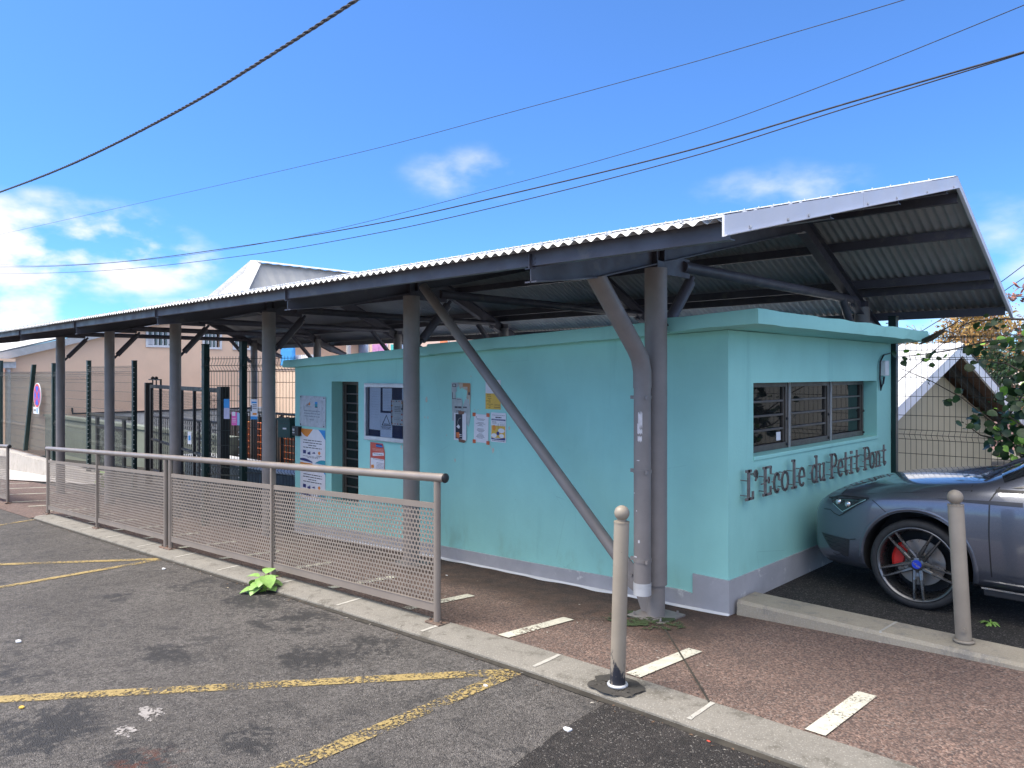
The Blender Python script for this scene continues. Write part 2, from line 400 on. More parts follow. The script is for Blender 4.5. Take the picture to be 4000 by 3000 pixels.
M_lot = asphalt('lot_asphalt', (.04, .038, .038, 1), (.075, .07, .066, 1), (.02, .02, .02, 1), [], base_amt=.6)
def pavement_mat():
    s = N('red_aggregate_pavement')
    v = s.vor(105); hn = s.n('ShaderNodeSeparateColor'); s.l(v['Color'], hn.inputs[0])
    n1 = s.noise(1.2, 6, .65); n2 = s.noise(55, 4, .75)
    c = s.mix(s.rng(hn.outputs[0], 0, 1), (.175, .108, .086, 1), (.36, .245, .198, 1))
    c = s.mix(s.rng(hn.outputs[1], .6, .75, 0, .8), c, (.065, .05, .048, 1))
    c = s.mix(s.rng(hn.outputs[2], .88, .95, 0, .6), c, (.36, .31, .28, 1))
    c = s.mix(s.rng(s.noise(4.5, 6, .7), .35, .7, .4, 0), c, (.11, .082, .074, 1))
    c = s.mix(s.rng(n2, .42, .62, .5, 0), c, (.055, .04, .037, 1))
    # the shelter roof's soft shadow painted into the colour, dark brown with a ragged edge
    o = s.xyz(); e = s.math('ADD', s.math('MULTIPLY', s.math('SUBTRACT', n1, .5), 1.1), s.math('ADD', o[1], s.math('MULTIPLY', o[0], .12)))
    roof_shade = s.rng(e, 3.55, 3.95, 0, 1); r = s.rng(o[0], -2.15, -2.75, 0, 1)
    f = s.math('MULTIPLY', s.math('MULTIPLY', roof_shade, r), .74)
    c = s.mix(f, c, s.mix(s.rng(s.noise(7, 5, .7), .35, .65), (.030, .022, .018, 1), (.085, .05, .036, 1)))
    c = s.mix(s.rng(s.noise(2.1, 6, .7), .60, .74, 0, .4), c, (.05, .042, .04, 1))
    s.col(c); s.rough(.8); s.b.inputs['Specular IOR Level'].default_value = .35
    s.bump(s.math('ADD', s.math('MULTIPLY', v['Distance'], -1), n2), .8, .006)
    return s.m
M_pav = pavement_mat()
def concrete(name, base, dirt):
    s = N(name); n1 = s.noise(2.2, 6, .65); n2 = s.noise(120, 3, .6)
    c = s.mix(s.rng(n1, .3, .72), base, tuple(x*.78 for x in base[:3])+(1,))
    c = s.mix(s.rng(s.noise(8, 6, .75, (1, 1, .5)), .50, .66, 0, .7), c, dirt)
    c = s.mix(s.rng(n2, .35, .7, .35, 0), c, tuple(x*.55 for x in base[:3])+(1,))
    c = s.mix(s.rng(s.vor(80)['Distance'], 0, .4, .4, 0), c, (.5, .48, .44, 1))
    s.col(c); s.rough(.85); s.bump(s.math('ADD', n2, s.math('MULTIPLY', s.noise(9, 5, .6), 2)), .5, .005)
    return s.m
M_kerb = concrete('kerb_concrete', (.235, .218, .192, 1), (.075, .066, .052, 1))
M_kerb2 = concrete('raised_kerb_concrete', (.42, .37, .29, 1), (.2, .19, .18, 1))
M_lowwall = concrete('stone_base_wall', (.5, .46, .42, 1), (.3, .26, .2, 1))
M_fore = concrete('sunlit_forecourt_concrete', (.62, .58, .56, 1), (.4, .37, .34, 1))
M_ground = concrete('bare_ground', (.2, .19, .16, 1), (.1, .12, .06, 1))

def big_z(x, y): return interps(ZK, max(-60, min(30, x)), 2)-.28
sheet_grid('ground', [-900, -400, -150, -90]+frange(-60, 30, 3)+[60, 150, 400, 900], [-900, -300, -80, -30, -10, 0, 3, 6, 10, 20, 40, 100, 300, 900], big_z, M_ground)
sheet_grid('road', frange(-60, 14, .5), frange(-14, YK0, .55), road_z, M_road)
xs = frange(-60, 14, .5)
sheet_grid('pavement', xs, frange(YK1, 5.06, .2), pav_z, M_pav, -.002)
sheet_grid('pavement', frange(-40, -13.0, .5), [YK0-.02, YK1], lambda x, y: pav_z(x, YK1)-.002 if y > 3.3 else road_z(x, y)+.006, M_pav)
# school yard behind the fence and the car lot on the right
sheet_grid('school_yard', frange(-60, -8.4, .8), frange(5.0, 30, 1), lambda x, y: interps(ZW, x)-.004, M_lot)
fo = MB(); fo.add([(-23.4, 4.35, pav_z(-23.4, 4.35)+.006), (-23.4, 5.75, pav_z(-23.4, 5)+.006), (-60, 5.75, pav_z(-60, 5)+.006), (-60, 4.35, pav_z(-60, 4.35)+.006), (-18.0, 5.75, pav_z(-18.0, 5)+.006)], [(0, 4, 1), (0, 1, 2, 3)])
struct(fo.build('sunlit_forecourt', M_fore))  # pale sheet: sunlight on the far-left ground put into its colour
ZLOT = -1.685
lot = MB(); lot.add([(-2.64, 5.3, ZLOT), (14, 5.3, ZLOT), (14, 14, ZLOT), (-2.64, 14, ZLOT)], [(0, 1, 2, 3)]); struct(lot.build('car_lot', M_lot))

def paint(name, col, thr, wearscale=34):
    s = N(name); s.col(s.mix(s.rng(s.noise(20, 4), .3, .7), col, tuple(x*.8 for x in col[:3])+(1,))); s.rough(.75)
    n = s.math('ADD', s.math('MULTIPLY', s.noise(wearscale, 5, .75), .62), s.math('MULTIPLY', s.noise(3.3, 4, .6), .38))
    a = s.rng(n, thr-.025, thr+.025, 1, 0)
    tr = s.n('ShaderNodeBsdfTransparent'); mx = s.n('ShaderNodeMixShader'); s.l(a, mx.inputs[0]); s.l(tr.outputs[0], mx.inputs[1]); s.l(s.b.outputs[0], mx.inputs[2]); s.l(mx.outputs[0], s.o.inputs[0])
    return s.m
# flush kerb stones along the street
mb = MB(); xs = frange(-12.89, 12.1, .25); prof = []
for x in xs:
    zr = road_z(x, YK0); zp = pav_z(x, YK1)
    prof.append([(YK0, zr-.02), (YK0+.004, zr+.018), (YK0+.03, zr+.034), (YK1-.01, zp+.006), (YK1+.002, zp-.02)])
vs = [(x+(.0 if True else 0), y, z) for x, p in zip(xs, prof) for (y, z) in p]; k = 5
mb.add(vs, [(i*k+j, i*k+j+1, (i+1)*k+j+1, (i+1)*k+j) for i in range(len(xs)-1) for j in range(k-1)]+[tuple(range(k))])
struct(mb.build('kerb', M_kerb, smooth=40))
M_mortar = paint('pale_mortar', (.46, .44, .40, 1), .60, 50)
M_seam = mat('seam_grime', (.04, .035, .028, 1), .9, 0, .3, 12)
mb = MB()
for i in range(-10, 3):
    x = -2.89+i*1.0; zr = road_z(x, YK0)+.037; zp = pav_z(x, YK1)+.009; w0 = .014
    if i > 1: continue
    pts = []
    for q in range(7):
        t = q/6; y = YK0+.03+(YK1-YK0-.05)*t; z = zr+(zp-zr)*t; ww = w0*(.75+.35*rnd.random()); pts.append((x-ww, y, z)); pts.append((x+ww, y, z))
    mb.add(pts, [(2*q, 2*q+1, 2*q+3, 2*q+2) for q in range(6)])
struct(mb.build('kerb_joints', M_mortar))
mb = MB(); xx = frange(-12.8, 6, .12); vs = []
for i, x in enumerate(xx):
    wv = .02+.018*mnoise.noise(Vector((x*2.1, 3, 0)))+.008*rnd.random()
    z = road_z(x, YK0)+.005; vs += [(x, YK0-wv-.008, z), (x, YK0+.002, z+.004)]
mb.add(vs, [(2*i, 2*i+2, 2*i+3, 2*i+1) for i in range(len(xx)-1)]); struct(mb.build('gutter_grime', M_seam))

# worn paint
M_yline = paint('worn_yellow_paint', (.38, .28, .11, 1), .505, 55)
M_wline = paint('worn_white_paint', (.60, .58, .49, 1), .545, 60)
def strip(mb, a, b, wd, zf, dz=.004, wa=None):
    a = Vector(a); b = Vector(b); t = (b-a); t.z = 0; ln = t.length; t.normalize(); n = Vector((-t.y, t.x, 0)); k = max(2, int(ln/.12)); vs = []
    for i in range(k+1):
        p = a.lerp(b, i/k); ww = wd/2
        for q in (-1, 1):
            v = p+n*ww*q; vs.append((v.x, v.y, zf(v.x, v.y)+dz))
    mb.add(vs, [(2*i, 2*i+1, 2*i+3, 2*i+2) for i in range(k)])
ymb = MB()
apex = [(-12.95, 3.03), (-8.62, 3.05), (-3.02, 3.03)]
pl = [((0, 2734), (2010, 2626), .10), ((2010, 2626), (1100, 3010), .105), ((0, 2206), (640, 2184), .10), ((640, 2184), (0, 2296), .10), ((0, 2052), (134, 2031), .1)]
for i, (a, b, wd) in enumerate(pl):
    A, B = onroad(*a), onroad(*b); e = (B-A)
    if a[0] == 0: A = A-e*.35
    if b[0] == 0: B = B+e*.35
    if b[1] > 3000: B = B+e*.3
    strip(ymb, A, B, wd, road_z, .004+.0006*i)
struct(ymb.build('yellow_zigzag_marking', M_yline))
wmb = MB()
for i in range(-15, 2):
    x = -2.385+i*1.0
    if x < -16: continue
    strip(wmb, (x-.01, YK1+.015, 0), (x, YK1+.66, 0), .095, pav_z, .004)
struct(wmb.build('white_dash_marking', M_wline))
wmb = MB()
for i in range(5):
    x = -17.2-i*1.7
    strip(wmb, (x, 3.6, 0), (x+.2, 4.9, 0), .12, pav_z, .004)
struct(wmb.build('white_bay_marking', M_wline))
# newer, darker asphalt repair in the corner of the street
q = [onroad(2370, 2748), onroad(2210, 2842), onroad(1985, 3000)]
q[0].y = YK0-.0; e = (q[2]-q[1]).normalized()
poly = [Vector((q[0].x, YK0-.001, 0))]
nseg = 26; ctrl = [q[0], q[1], q[2], q[2]+e*3.5]
for i in range(3):
    for j in range(1, 9):
        p = ctrl[i].lerp(ctrl[i+1], j/8); p = p+Vector((0, 0, 0)); p.x += .022*mnoise.noise(p*6); p.y += .022*mnoise.noise(p*6+Vector((5, 0, 0))); poly.append(p)
mb = MB(); ends = []
vs = [(p.x, p.y, road_z(p.x, p.y)+.004) for p in poly]; n0 = len(vs)
vs2 = [(p[0]+7+0*p[1], p[1], road_z(p[0]+7, p[1])+.004) for p in vs]
steps = 14; allv = []
for i, p in enumerate(vs):
    for j in range(steps+1):
        x = p[0]+(7-p[0])*j/steps; allv.append((x, p[1], road_z(x, p[1])+.004))
mb.add(allv, [(i*(steps+1)+j, i*(steps+1)+j+1, (i+1)*(steps+1)+j+1, (i+1)*(steps+1)+j) for i in range(n0-1) for j in range(steps)])
struct(mb.build('asphalt_repair', M_patch))
# seam in the pavement that runs from the column plate to the kerb
mb = MB(); a = onpav(2585, 2440); b = onpav(2772, 2748); strip(mb, a, b, .012, pav_z, .0055); a2 = onpav(2585, 2440); b2 = onpav(2200, 2412); strip(mb, a2, b2, .007, pav_z, .0057)
struct(mb.build('pavement_seam', M_seam))
# moss at the column plate, grime ring at the bollard
def blob(name, c, rx, ry, zf, m, dz, seed, n=40, am=.25):
    mb = MB(); vs = [(c[0], c[1], zf(c[0], c[1])+dz)]
    for i in range(n):
        t = 2*math.pi*i/n; r = 1+am*mnoise.noise(Vector((math.cos(t)*2.2, math.sin(t)*2.2, seed)))+.05*mnoise.noise(Vector((math.cos(t)*9, math.sin(t)*9, seed)))
        x = c[0]+rx*r*math.cos(t); y = c[1]+ry*r*math.sin(t); vs.append((x, y, zf(x, y)+dz))
    mb.add(vs, [(0, 1+i, 1+(i+1) % n) for i in range(n)]); return struct(mb.build(name, m))
M_moss = paint('moss', (.045, .07, .022, 1), .49, 14)
M_grime = paint('dark_grime', (.05, .045, .04, 1), .6, 30)
blob('moss_patch', (-3.0, 4.44, 0), .30, .22, pav_z, M_moss, .006, 3)
blob('bitumen_collar', (-2.37, 3.265, 0), .155, .115, lambda x, y: pav_z(x, YK1)+.011 if y > YK0+.03 else road_z(x, YK0)+.038, M_grime, .0, 9)
pw = onroad(560, 2790)
M_scuff = paint('pale_scuff', (.34, .315, .30, 1), .48, 40)
blob('pale_road_stain', (pw.x+.02, pw.y+.03, 0), .10, .055, road_z, M_scuff, .003, 21, am=.7); p2 = onroad(490, 2860); blob('pale_road_stain', (p2.x, p2.y, 0), .08, .04, road_z, M_scuff, .003, 25, am=.7)

# raised kerb of the car lot
mb = MB(); zt = -1.628
xs = frange(-2.60, 12, .2); P = []
for i, x in enumerate(xs):
    ch = .008*mnoise.noise(Vector((x*7, 1, 1)))
    P += [(x, 5.03+ch, pav_z(x, 5.0)-.05), (x, 5.035+ch*.6, zt-.02), (x, 5.055, zt), (x, 5.315, zt+.002), (x, 5.33, ZLOT-.03)]
mb.add(P, [(i*5+j, (i+1)*5+j, (i+1)*5+j+1, i*5+j+1) for i in range(len(xs)-1) for j in range(4)]+[(0, 1, 2, 3, 4)])
struct(mb.build('raised_kerb', M_kerb2, smooth=40))
mb = MB(); xj = -1.63
mb.quad((xj-.006, 5.028, -1.70), (xj+.008, 5.028, -1.70), (xj+.006, 5.05, zt+.003), (xj-.008, 5.05, zt+.003))
mb.quad((xj-.008, 5.05, zt+.003), (xj+.006, 5.05, zt+.003), (xj+.025, 5.31, zt+.005), (xj+.008, 5.31, zt+.005)); struct(mb.build('raised_kerb_joint', M_mortar))

mb = MB(); mb2_ = MB()
for i in range(520):
    x = rnd.uniform(-12.5, 1.5); y = YK0-abs(rnd.gauss(.01, .05))-.004 if i % 3 else rnd.uniform(3.5, 5.0); z = (road_z(x, y) if y < YK0 else pav_z(x, y))+.004
    a = rnd.uniform(0, 6.28); l_ = rnd.uniform(.004, .016); w_ = l_*rnd.uniform(.2, .6); c_, s__ = math.cos(a), math.sin(a)
    (mb if i % 4 else mb2_).add([(x+c_*l_, y+s__*l_, z), (x-s__*w_, y+c_*w_, z+.003), (x-c_*l_, y-s__*l_, z+.001), (x+s__*w_, y-c_*w_, z+.002)], [(0, 1, 2, 3)])
mb.mi = [0]*len(mb.f); o_ = len(mb.v); mb.v += mb2_.v; mb.f += [tuple(q+o_ for q in f) for f in mb2_.f]; mb.mi += [1]*len(mb2_.f)
o = mb.build('leaf_litter', [mat('dry_leaf_bits', (.13, .08, .05, 1), .8, 0, .4, 30), mat('pale_grit', (.4, .37, .33, 1), .8, 0, .2, 30)]); o['kind'] = 'stuff'

# ------------------------------------------------------------------ school building
XL, XR, YF, YB = -8.60, -2.64, 4.98, 8.50
WT = .20
bld = thing('school_building', (XR, YF, -1.735), 'low flat-roofed teal rendered school building under the metal shelter', 'building')
def slab_z(x): return .315+.037*(x-XR)                  # underside of the slab follows the street's fall
wa, wb = atY(1295, 1490, YF), atY(1400, 1976, YF)
wx0, wx1, wz1, wz0 = wa.x, wb.x, wa.z, -1.51
BOT = -2.35
mb = MB()
def wallpoly(mb, x0, x1, zb, zt0, zt1, y0=YF, y1=YF+WT):
    mb.prism([(x0, y0, zb), (x1, y0, zb), (x1, y0, zt1), (x0, y0, zt0)], (0, y1-y0, 0))
wallpoly(mb, XL, wx0, BOT, slab_z(XL), slab_z(wx0)); wallpoly(mb, wx0, wx1, BOT, wz0, wz0); wallpoly(mb, wx0, wx1, wz1, slab_z(wx0), slab_z(wx1)); wallpoly(mb, wx1, XR, BOT, slab_z(wx1), slab_z(XR))
gy0, gy1, gz0, gz1 = 5.37, 8.07, -.642, -.070
zr_ = slab_z(XR)
mb.bx(XR-WT, XR, YF+WT, gy0, BOT, zr_); mb.bx(XR-WT, XR, gy1, YB, BOT, zr_); mb.bx(XR-WT, XR, gy0, gy1, BOT, gz0); mb.bx(XR-WT, XR, gy0, gy1, gz1, zr_)
wallpoly(mb, XL, XR-WT, BOT, slab_z(XL), slab_z(XR-WT), YB-WT, YB); mb.prism([(XL, YF+WT, BOT), (XL, YB-WT, BOT), (XL, YB-WT, slab_z(XL)), (XL, YF+WT, slab_z(XL))], (WT, 0, 0))
bw = mb.build('wall', M_teal, bld)
mb = MB(); mb.bx(XL+WT, XR-WT, YF+WT, YB-WT, -2.1, -1.75); mb.build('floor', M_dark, bld)
mb = MB(); mb.bx(XL+WT+.3, XR-WT-.6, 7.2, 7.25, -1.74, -.2); mb.build('partition', mat('dim_inside_wall', (.12, .12, .12, 1), .9), bld)
# slab with slightly wavy cast edges, three steps
def slab(x0, x1, y0, y1, th, dz=0, wav=.006):
    mb = MB(); xs = frange(x0, x1, .12); ys = frange(y0, y1, .12)
    ring = [(x, y0) for x in xs]+[(x1, y) for y in ys[1:]]+[(x, y1) for x in xs[::-1][1:]]+[(x0, y) for y in ys[::-1][1:-1]]
    n = len(ring); vs = []
    for i, (x, y) in enumerate(ring):
        zb = slab_z(x)+dz; e = wav*mnoise.noise(Vector((x*3, y*3, 2))); f = wav*mnoise.noise(Vector((x*4, y*4, 8)))
        vs += [(x+e, y+e, zb+f), (x+e, y+e+0, zb+.02+f), (x+f, y+f, zb+th-.015+e), (x+(.01 if x < x1-.01 else -.01), y+(.01 if y < y1-.01 else -.01), zb+th+e)]
    fs = [(i*4+j, ((i+1) % n)*4+j, ((i+1) % n)*4+j+1, i*4+j+1) for i in range(n) for j in range(3)]
    fs += [tuple(i*4+3 for i in range(n)), tuple(i*4 for i in range(n))[::-1]]
    mb.add(vs, fs); return mb
slab(-8.78, -5.88, YF-.075, YB+.1, .095, -.012).build('roof_slab', M_teal, bld, smooth=40)
slab(-5.879, -3.10, YF-.11, YB+.1, .105, -.003).build('roof_slab', M_teal, bld, smooth=40)
slab(-3.099, -2.285, 4.715, 8.52, .102, .003, .012).build('roof_slab', M_teal, bld, smooth=40)
# skirting
mb = MB(); xs = frange(XL, -2.92, .1)
vs = []
for i, x in enumerate(xs):
    zb = pav_z(x, YF); ht = .125 if x < -2.95 else .11
    vs += [(x, YF-.012, zb-.03), (x, YF-.012, zb+ht), (x, YF+.001, zb+ht+.004)]
mb.add(vs, [(i*3+j, (i+1)*3+j, (i+1)*3+j+1, i*3+j+1) for i in range(len(xs)-1) for j in range(2)])
mb.bx(-2.92, XR+.014, YF-.014, YF+.001, -1.80, -1.482); mb.bx(XR, XR+.013, YF+.002, YB, -1.80, -1.485)
mb.build('skirting', M_skirt, bld)
mb = MB(); vs = []; xs = frange(-8.6, -2.62, .06)       # ragged splash of white wall paint at the foot of the wall
for x in xs:
    zb = pav_z(x, YF-.03)+.004; wv = .02+.035*max(0, mnoise.noise(Vector((x*3.3, 0, 4)))+.25)
    vs += [(x, YF-.014-wv, zb), (x, YF-.014, zb+.012)]
mb.add(vs, [(2*i, 2*i+2, 2*i+3, 2*i+1) for i in range(len(xs)-1)])
mb.build('paint_splash', M_white, bld)
# louvre windows
def louvre(parent, o, u, wd, z0, z1, nrow, nin, label=None):
    # o: lower corner, u: direction along the wall, nin: inward normal
    u = Vector(u); nin = Vector(nin); o = Vector(o); R = Matrix((u, nin, Vector((0, 0, 1)))).transposed()
    def B(mb, a0, a1, b0, b1, c0, c1, mi=0):
        mb.box(o+u*(a0+a1)/2+nin*(b0+b1)/2+Vector((0, 0, (c0+c1)/2)), (a1-a0, b1-b0, c1-c0), mi, R)
    h = z1-z0; fw = .038
    mb = MB(); B(mb, 0, fw, 0, .06, 0, h); B(mb, wd-fw, wd, 0, .06, 0, h); B(mb, fw, wd-fw, 0, .06, 0, .05); B(mb, fw, wd-fw, 0, .06, h-.035, h)
    B(mb, fw, fw+.022, .012, .05, .05, h-.035); B(mb, wd-fw-.022, wd-fw, .012, .05, .05, h-.035)
    win = mb.build('window', M_window, parent, bevel=.002)
    if label: win['label'] = label
    for r in range(nrow):
        zc0 = .05+(h-.085)*r/nrow; zc1 = .05+(h-.085)*(r+1)/nrow
        mb = MB(); B(mb, fw+.022, wd-fw-.022, .026, .031, zc0+.006, zc1+.008); mb.build('glass_blade', M_glass, win)
        if r > 0: mb = MB(); B(mb, fw+.01, wd-fw-.01, .008, .024, zc0-.009, zc0+.009); mb.build('blade_clip', M_window, win, bevel=.003)
    for zz in (.03, h*.45): mb = MB(); mb.sphere(o+u*(wd-fw/2)+nin*-.004+Vector((0, 0, zz)), .013, 8, 6); mb.build('handle', M_plastic, win)
    return win
XI = XR-.115
pw_ = (gy1-gy0-.02)/3
for i in range(3):
    louvre(bld, (XI, gy0+.0+i*(pw_+.008), gz0+.018), (0, 1, 0), pw_-.035, gz0+.018, gz1-.004, 4, (-1, 0, 0), ['louvre window with a small paper label in its corner', 'middle louvre window of the gable', 'louvre window nearest the fence'][i])
    if i < 2:
        mb = MB(); y = gy0+(i+1)*(pw_+.008); mb.bx(XI-.06, XI-.002, y-.033, y-.018, gz0+.018, gz1-.003, 0); mb.bx(XI-.03, XI+.01, y-.017, y-.010, gz0+.018, gz1-.003, 1); mb.build('mullion', [M_window, M_galv], bld)
mb = MB(); mb.bx(XI-.024, XI-.022, gy0+pw_-.20, gy0+pw_-.12, gz0+.085, gz0+.155); mb.build('paper_label', M_paper, bld)
mb = MB(); mb.bx(XI-.06, XR+.012, gy0+.002, gy1-.002, gz0-.016, gz0+.016); mb.build('sill', M_teal, bld, bevel=.006)
louvre(bld, (wx0+.0, YF+.15, wz0+.01), (1, 0, 0), wx1-wx0, wz0+.01, wz1-.003, 12, (0, 1, 0), 'tall narrow louvre window of the front wall')
# small meter box with loose cables under the slab
mb = MB(); mb.bx(XR+.001, XR+.05, 8.17, 8.29, -.02, .135); mb.build('junction_box', M_white, bld, bevel=.006)
mb = MB()
for k in range(3):
    y = 8.12-.012*k; mb.tube([(XR+.02, 8.45, .22), (XR+.02, y+.1, .19), (XR+.02, y, .12), (XR+.02, y-.01, -.05), (XR+.02, y+.03, -.13-.02*k), (XR+.02, y+.09, -.10), (XR+.02, y+.12, -.03)], .005, 6)
mb.build('loose_cable', M_cable, bld, smooth=True)
# ------------------------------------------------------------------ metal shelter
YE, YR, YB2 = 3.17, 7.11, 9.22
ZE, ZR, ZB2 = .708, 1.622, .640
XA, XB = -17.35, -1.70
def roof_z(y): return ZE+(ZR-ZE)*(y-YE)/(YR-YE) if y < YR else ZR+(ZB2-ZR)*(y-YR)/(YB2-YR)
can = thing('steel_shelter', (-3.0, 4.60, pav_z(-3, 4.6)), 'long open steel shelter with corrugated pitched roof on round columns along the street', 'shelter')
FR = [-3.0-2.78*i for i in range(6)]
YC, YCR = 4.60, 8.70
PER = .076; AMP = .0105
xs = []; x = XB-.01
while x > XA: xs.append(x); x -= PER/8
def corr(y0, y1, nm, over=0):
    mb = MB(); rows = frange(y0, y1, .8); n = len(xs); vs = []
    for y in rows:
        for x in xs: vs.append((x, y, roof_z(y)+AMP*math.cos(2*math.pi*x/PER)+.0015*mnoise.noise(Vector((x*1.5, y, 0)))))
    mb.add(vs, [(j*n+i, j*n+i+1, (j+1)*n+i+1, (j+1)*n+i) for j in range(len(rows)-1) for i in range(n-1)])
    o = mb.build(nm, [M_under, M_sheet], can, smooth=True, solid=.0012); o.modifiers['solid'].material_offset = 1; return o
corr(YE, YR-.005, 'roof_sheet'); corr(YR+.005, YB2, 'roof_sheet')
mb = MB(); mb.prism([(XA, YR-.22, roof_z(YR-.22)+.022), (XA, YR, ZR+.030), (XA, YR+.2, roof_z(YR+.2)+.022), (XA, YR, ZR+.033)], (XB-XA, 0, 0)); mb.build('ridge_cap', M_white, can)
mb = MB(); PUR_F = [3.285, 4.50, 5.72, 6.93]; PUR_R = [7.25, 7.74, 8.42, 8.58, 9.08]
for y in [3.24, 3.9, 4.50, 5.72, 6.93, 7.06]:
    k = 0; x = XB-.1
    while x > XA:
        k += 1; x = XB-.04-PER*(3 if y < 7 else 2)*k-(.0 if k % 2 else .0)
        z = roof_z(y)+AMP+(.012 if y > 7 else 0); mb.box((x, y, z+.006), (.02, .02, .006)); mb.box((x, y, z+.014), (.009, .009, .014))
o = mb.build('roof_screws', M_galv, can); o['kind'] = 'stuff'
# fascia on the gable end
def fascia(y0, y1, nm, t=.012, h0=.098, h1=.098):
    mb = MB(); z0, z1 = roof_z(y0)+.020, roof_z(y1)+.020
    mb.prism([(XB, y0, z0), (XB, y1, z1), (XB, y1, z1-h1), (XB, y0, z0-h0)], (t, 0, 0))
    mb.prism([(XB+t, y0, z0+.004), (XB+t, y1, z1+.004), (XB-.13, y1, z1+.004), (XB-.13, y0, z0+.004)], (0, 0, .003))
    mb.prism([(XB+t, y0, z0-h0), (XB+t, y1, z1-h1), (XB+t+.014, y1, z1-h1+.004), (XB+t+.014, y0, z0-h0+.004)], (0, 0, .003))
    f = mb.build(nm, M_fascia, can); return f
f1 = fascia(YE-.02, 4.92, 'gable_fascia'); f2 = fascia(4.925, YR, 'gable_fascia'); f3 = fascia(YR+.001, YB2+.02, 'gable_fascia')
mb = MB()
for y in (3.40, 3.82, 4.08, 4.99, 5.55, 6.25, 6.98, 7.5, 8.0, 8.5, 9.0):
    mb.sphere((XB+.017, y, roof_z(y)+.020-.078+.0), .009, 8, 5, sc=(.6, 1, 1.2))
mb.build('fascia_screws', M_galv, can)
# purlins: C sections
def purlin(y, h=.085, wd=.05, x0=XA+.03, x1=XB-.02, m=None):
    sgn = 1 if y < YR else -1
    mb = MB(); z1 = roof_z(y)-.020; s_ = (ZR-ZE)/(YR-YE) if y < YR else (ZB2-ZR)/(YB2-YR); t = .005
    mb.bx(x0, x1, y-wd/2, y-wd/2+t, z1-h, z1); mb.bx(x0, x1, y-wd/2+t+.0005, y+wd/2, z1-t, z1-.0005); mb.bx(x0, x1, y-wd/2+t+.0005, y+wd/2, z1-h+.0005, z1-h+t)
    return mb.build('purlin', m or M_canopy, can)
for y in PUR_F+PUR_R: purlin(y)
# rafters: tapered I sections
def rafter(x):
    top = lambda y: roof_z(y)-.107
    prof = [(3.275, .090), (3.86, .150), (4.6, .150), (YR-.05, .160)]
    mb = MB(); t = .012; fw = .046
    pts = [(y, top(y), top(y)-h) for y, h in prof]+[(YR, top(YR)-.005, top(YR)-.18)]+[(YR+.05, top(YR+.05), top(YR+.05)-.18), (9.02, top(9.02), top(9.02)-.15), (9.42, top(9.2)-.09, top(9.2)-.16)]
    poly = [(x-.004, y, a) for y, a, b in pts]+[(x-.004, y, b) for y, a, b in pts[::-1]]
    for (y0, a0, b0), (y1, a1, b1) in zip(pts, pts[1:]):
        mb.prism([(x-.004, y0, a0), (x-.004, y1, a1), (x-.004, y1, b1), (x-.004, y0, b0)], (.008, 0, 0))
        for u0, u1, s_ in ((a0, a1, -1), (b0, b1, 1)):
            mb.prism([(x-fw, y0, u0), (x-fw, y1, u1), (x-fw, y1, u1+.009*s_), (x-fw, y0, u0+.009*s_)], (fw*2, 0, 0))
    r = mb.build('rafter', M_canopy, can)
    y0, a, b = pts[0]
    mb = MB(); mb.bx(x-.03, x+.06, y0-.002, y0+.006, a+.004, a+.07); mb.bx(x+.014, x+.022, y0-.035, y0-.004, a-.008, a+.075)
    for dx, dz in ((-.012, .045), (.042, .045), (.042, .02)): mb.tube([(x+dx, y0-.018, a+dz), (x+dx, y0-.002, a+dz)], .009, 6)
    mb.build('end_plate', M_canopy, r)
    mb = MB()
    for y in (YC-.05, YC+.05): mb.bx(x-fw+.002, x+fw-.002, y-.004, y+.004, top(y)-.15, top(y)-.012)
    mb.build('web_stiffener', M_canopy, r)
for x in FR: rafter(x)
def zt(x): return .752
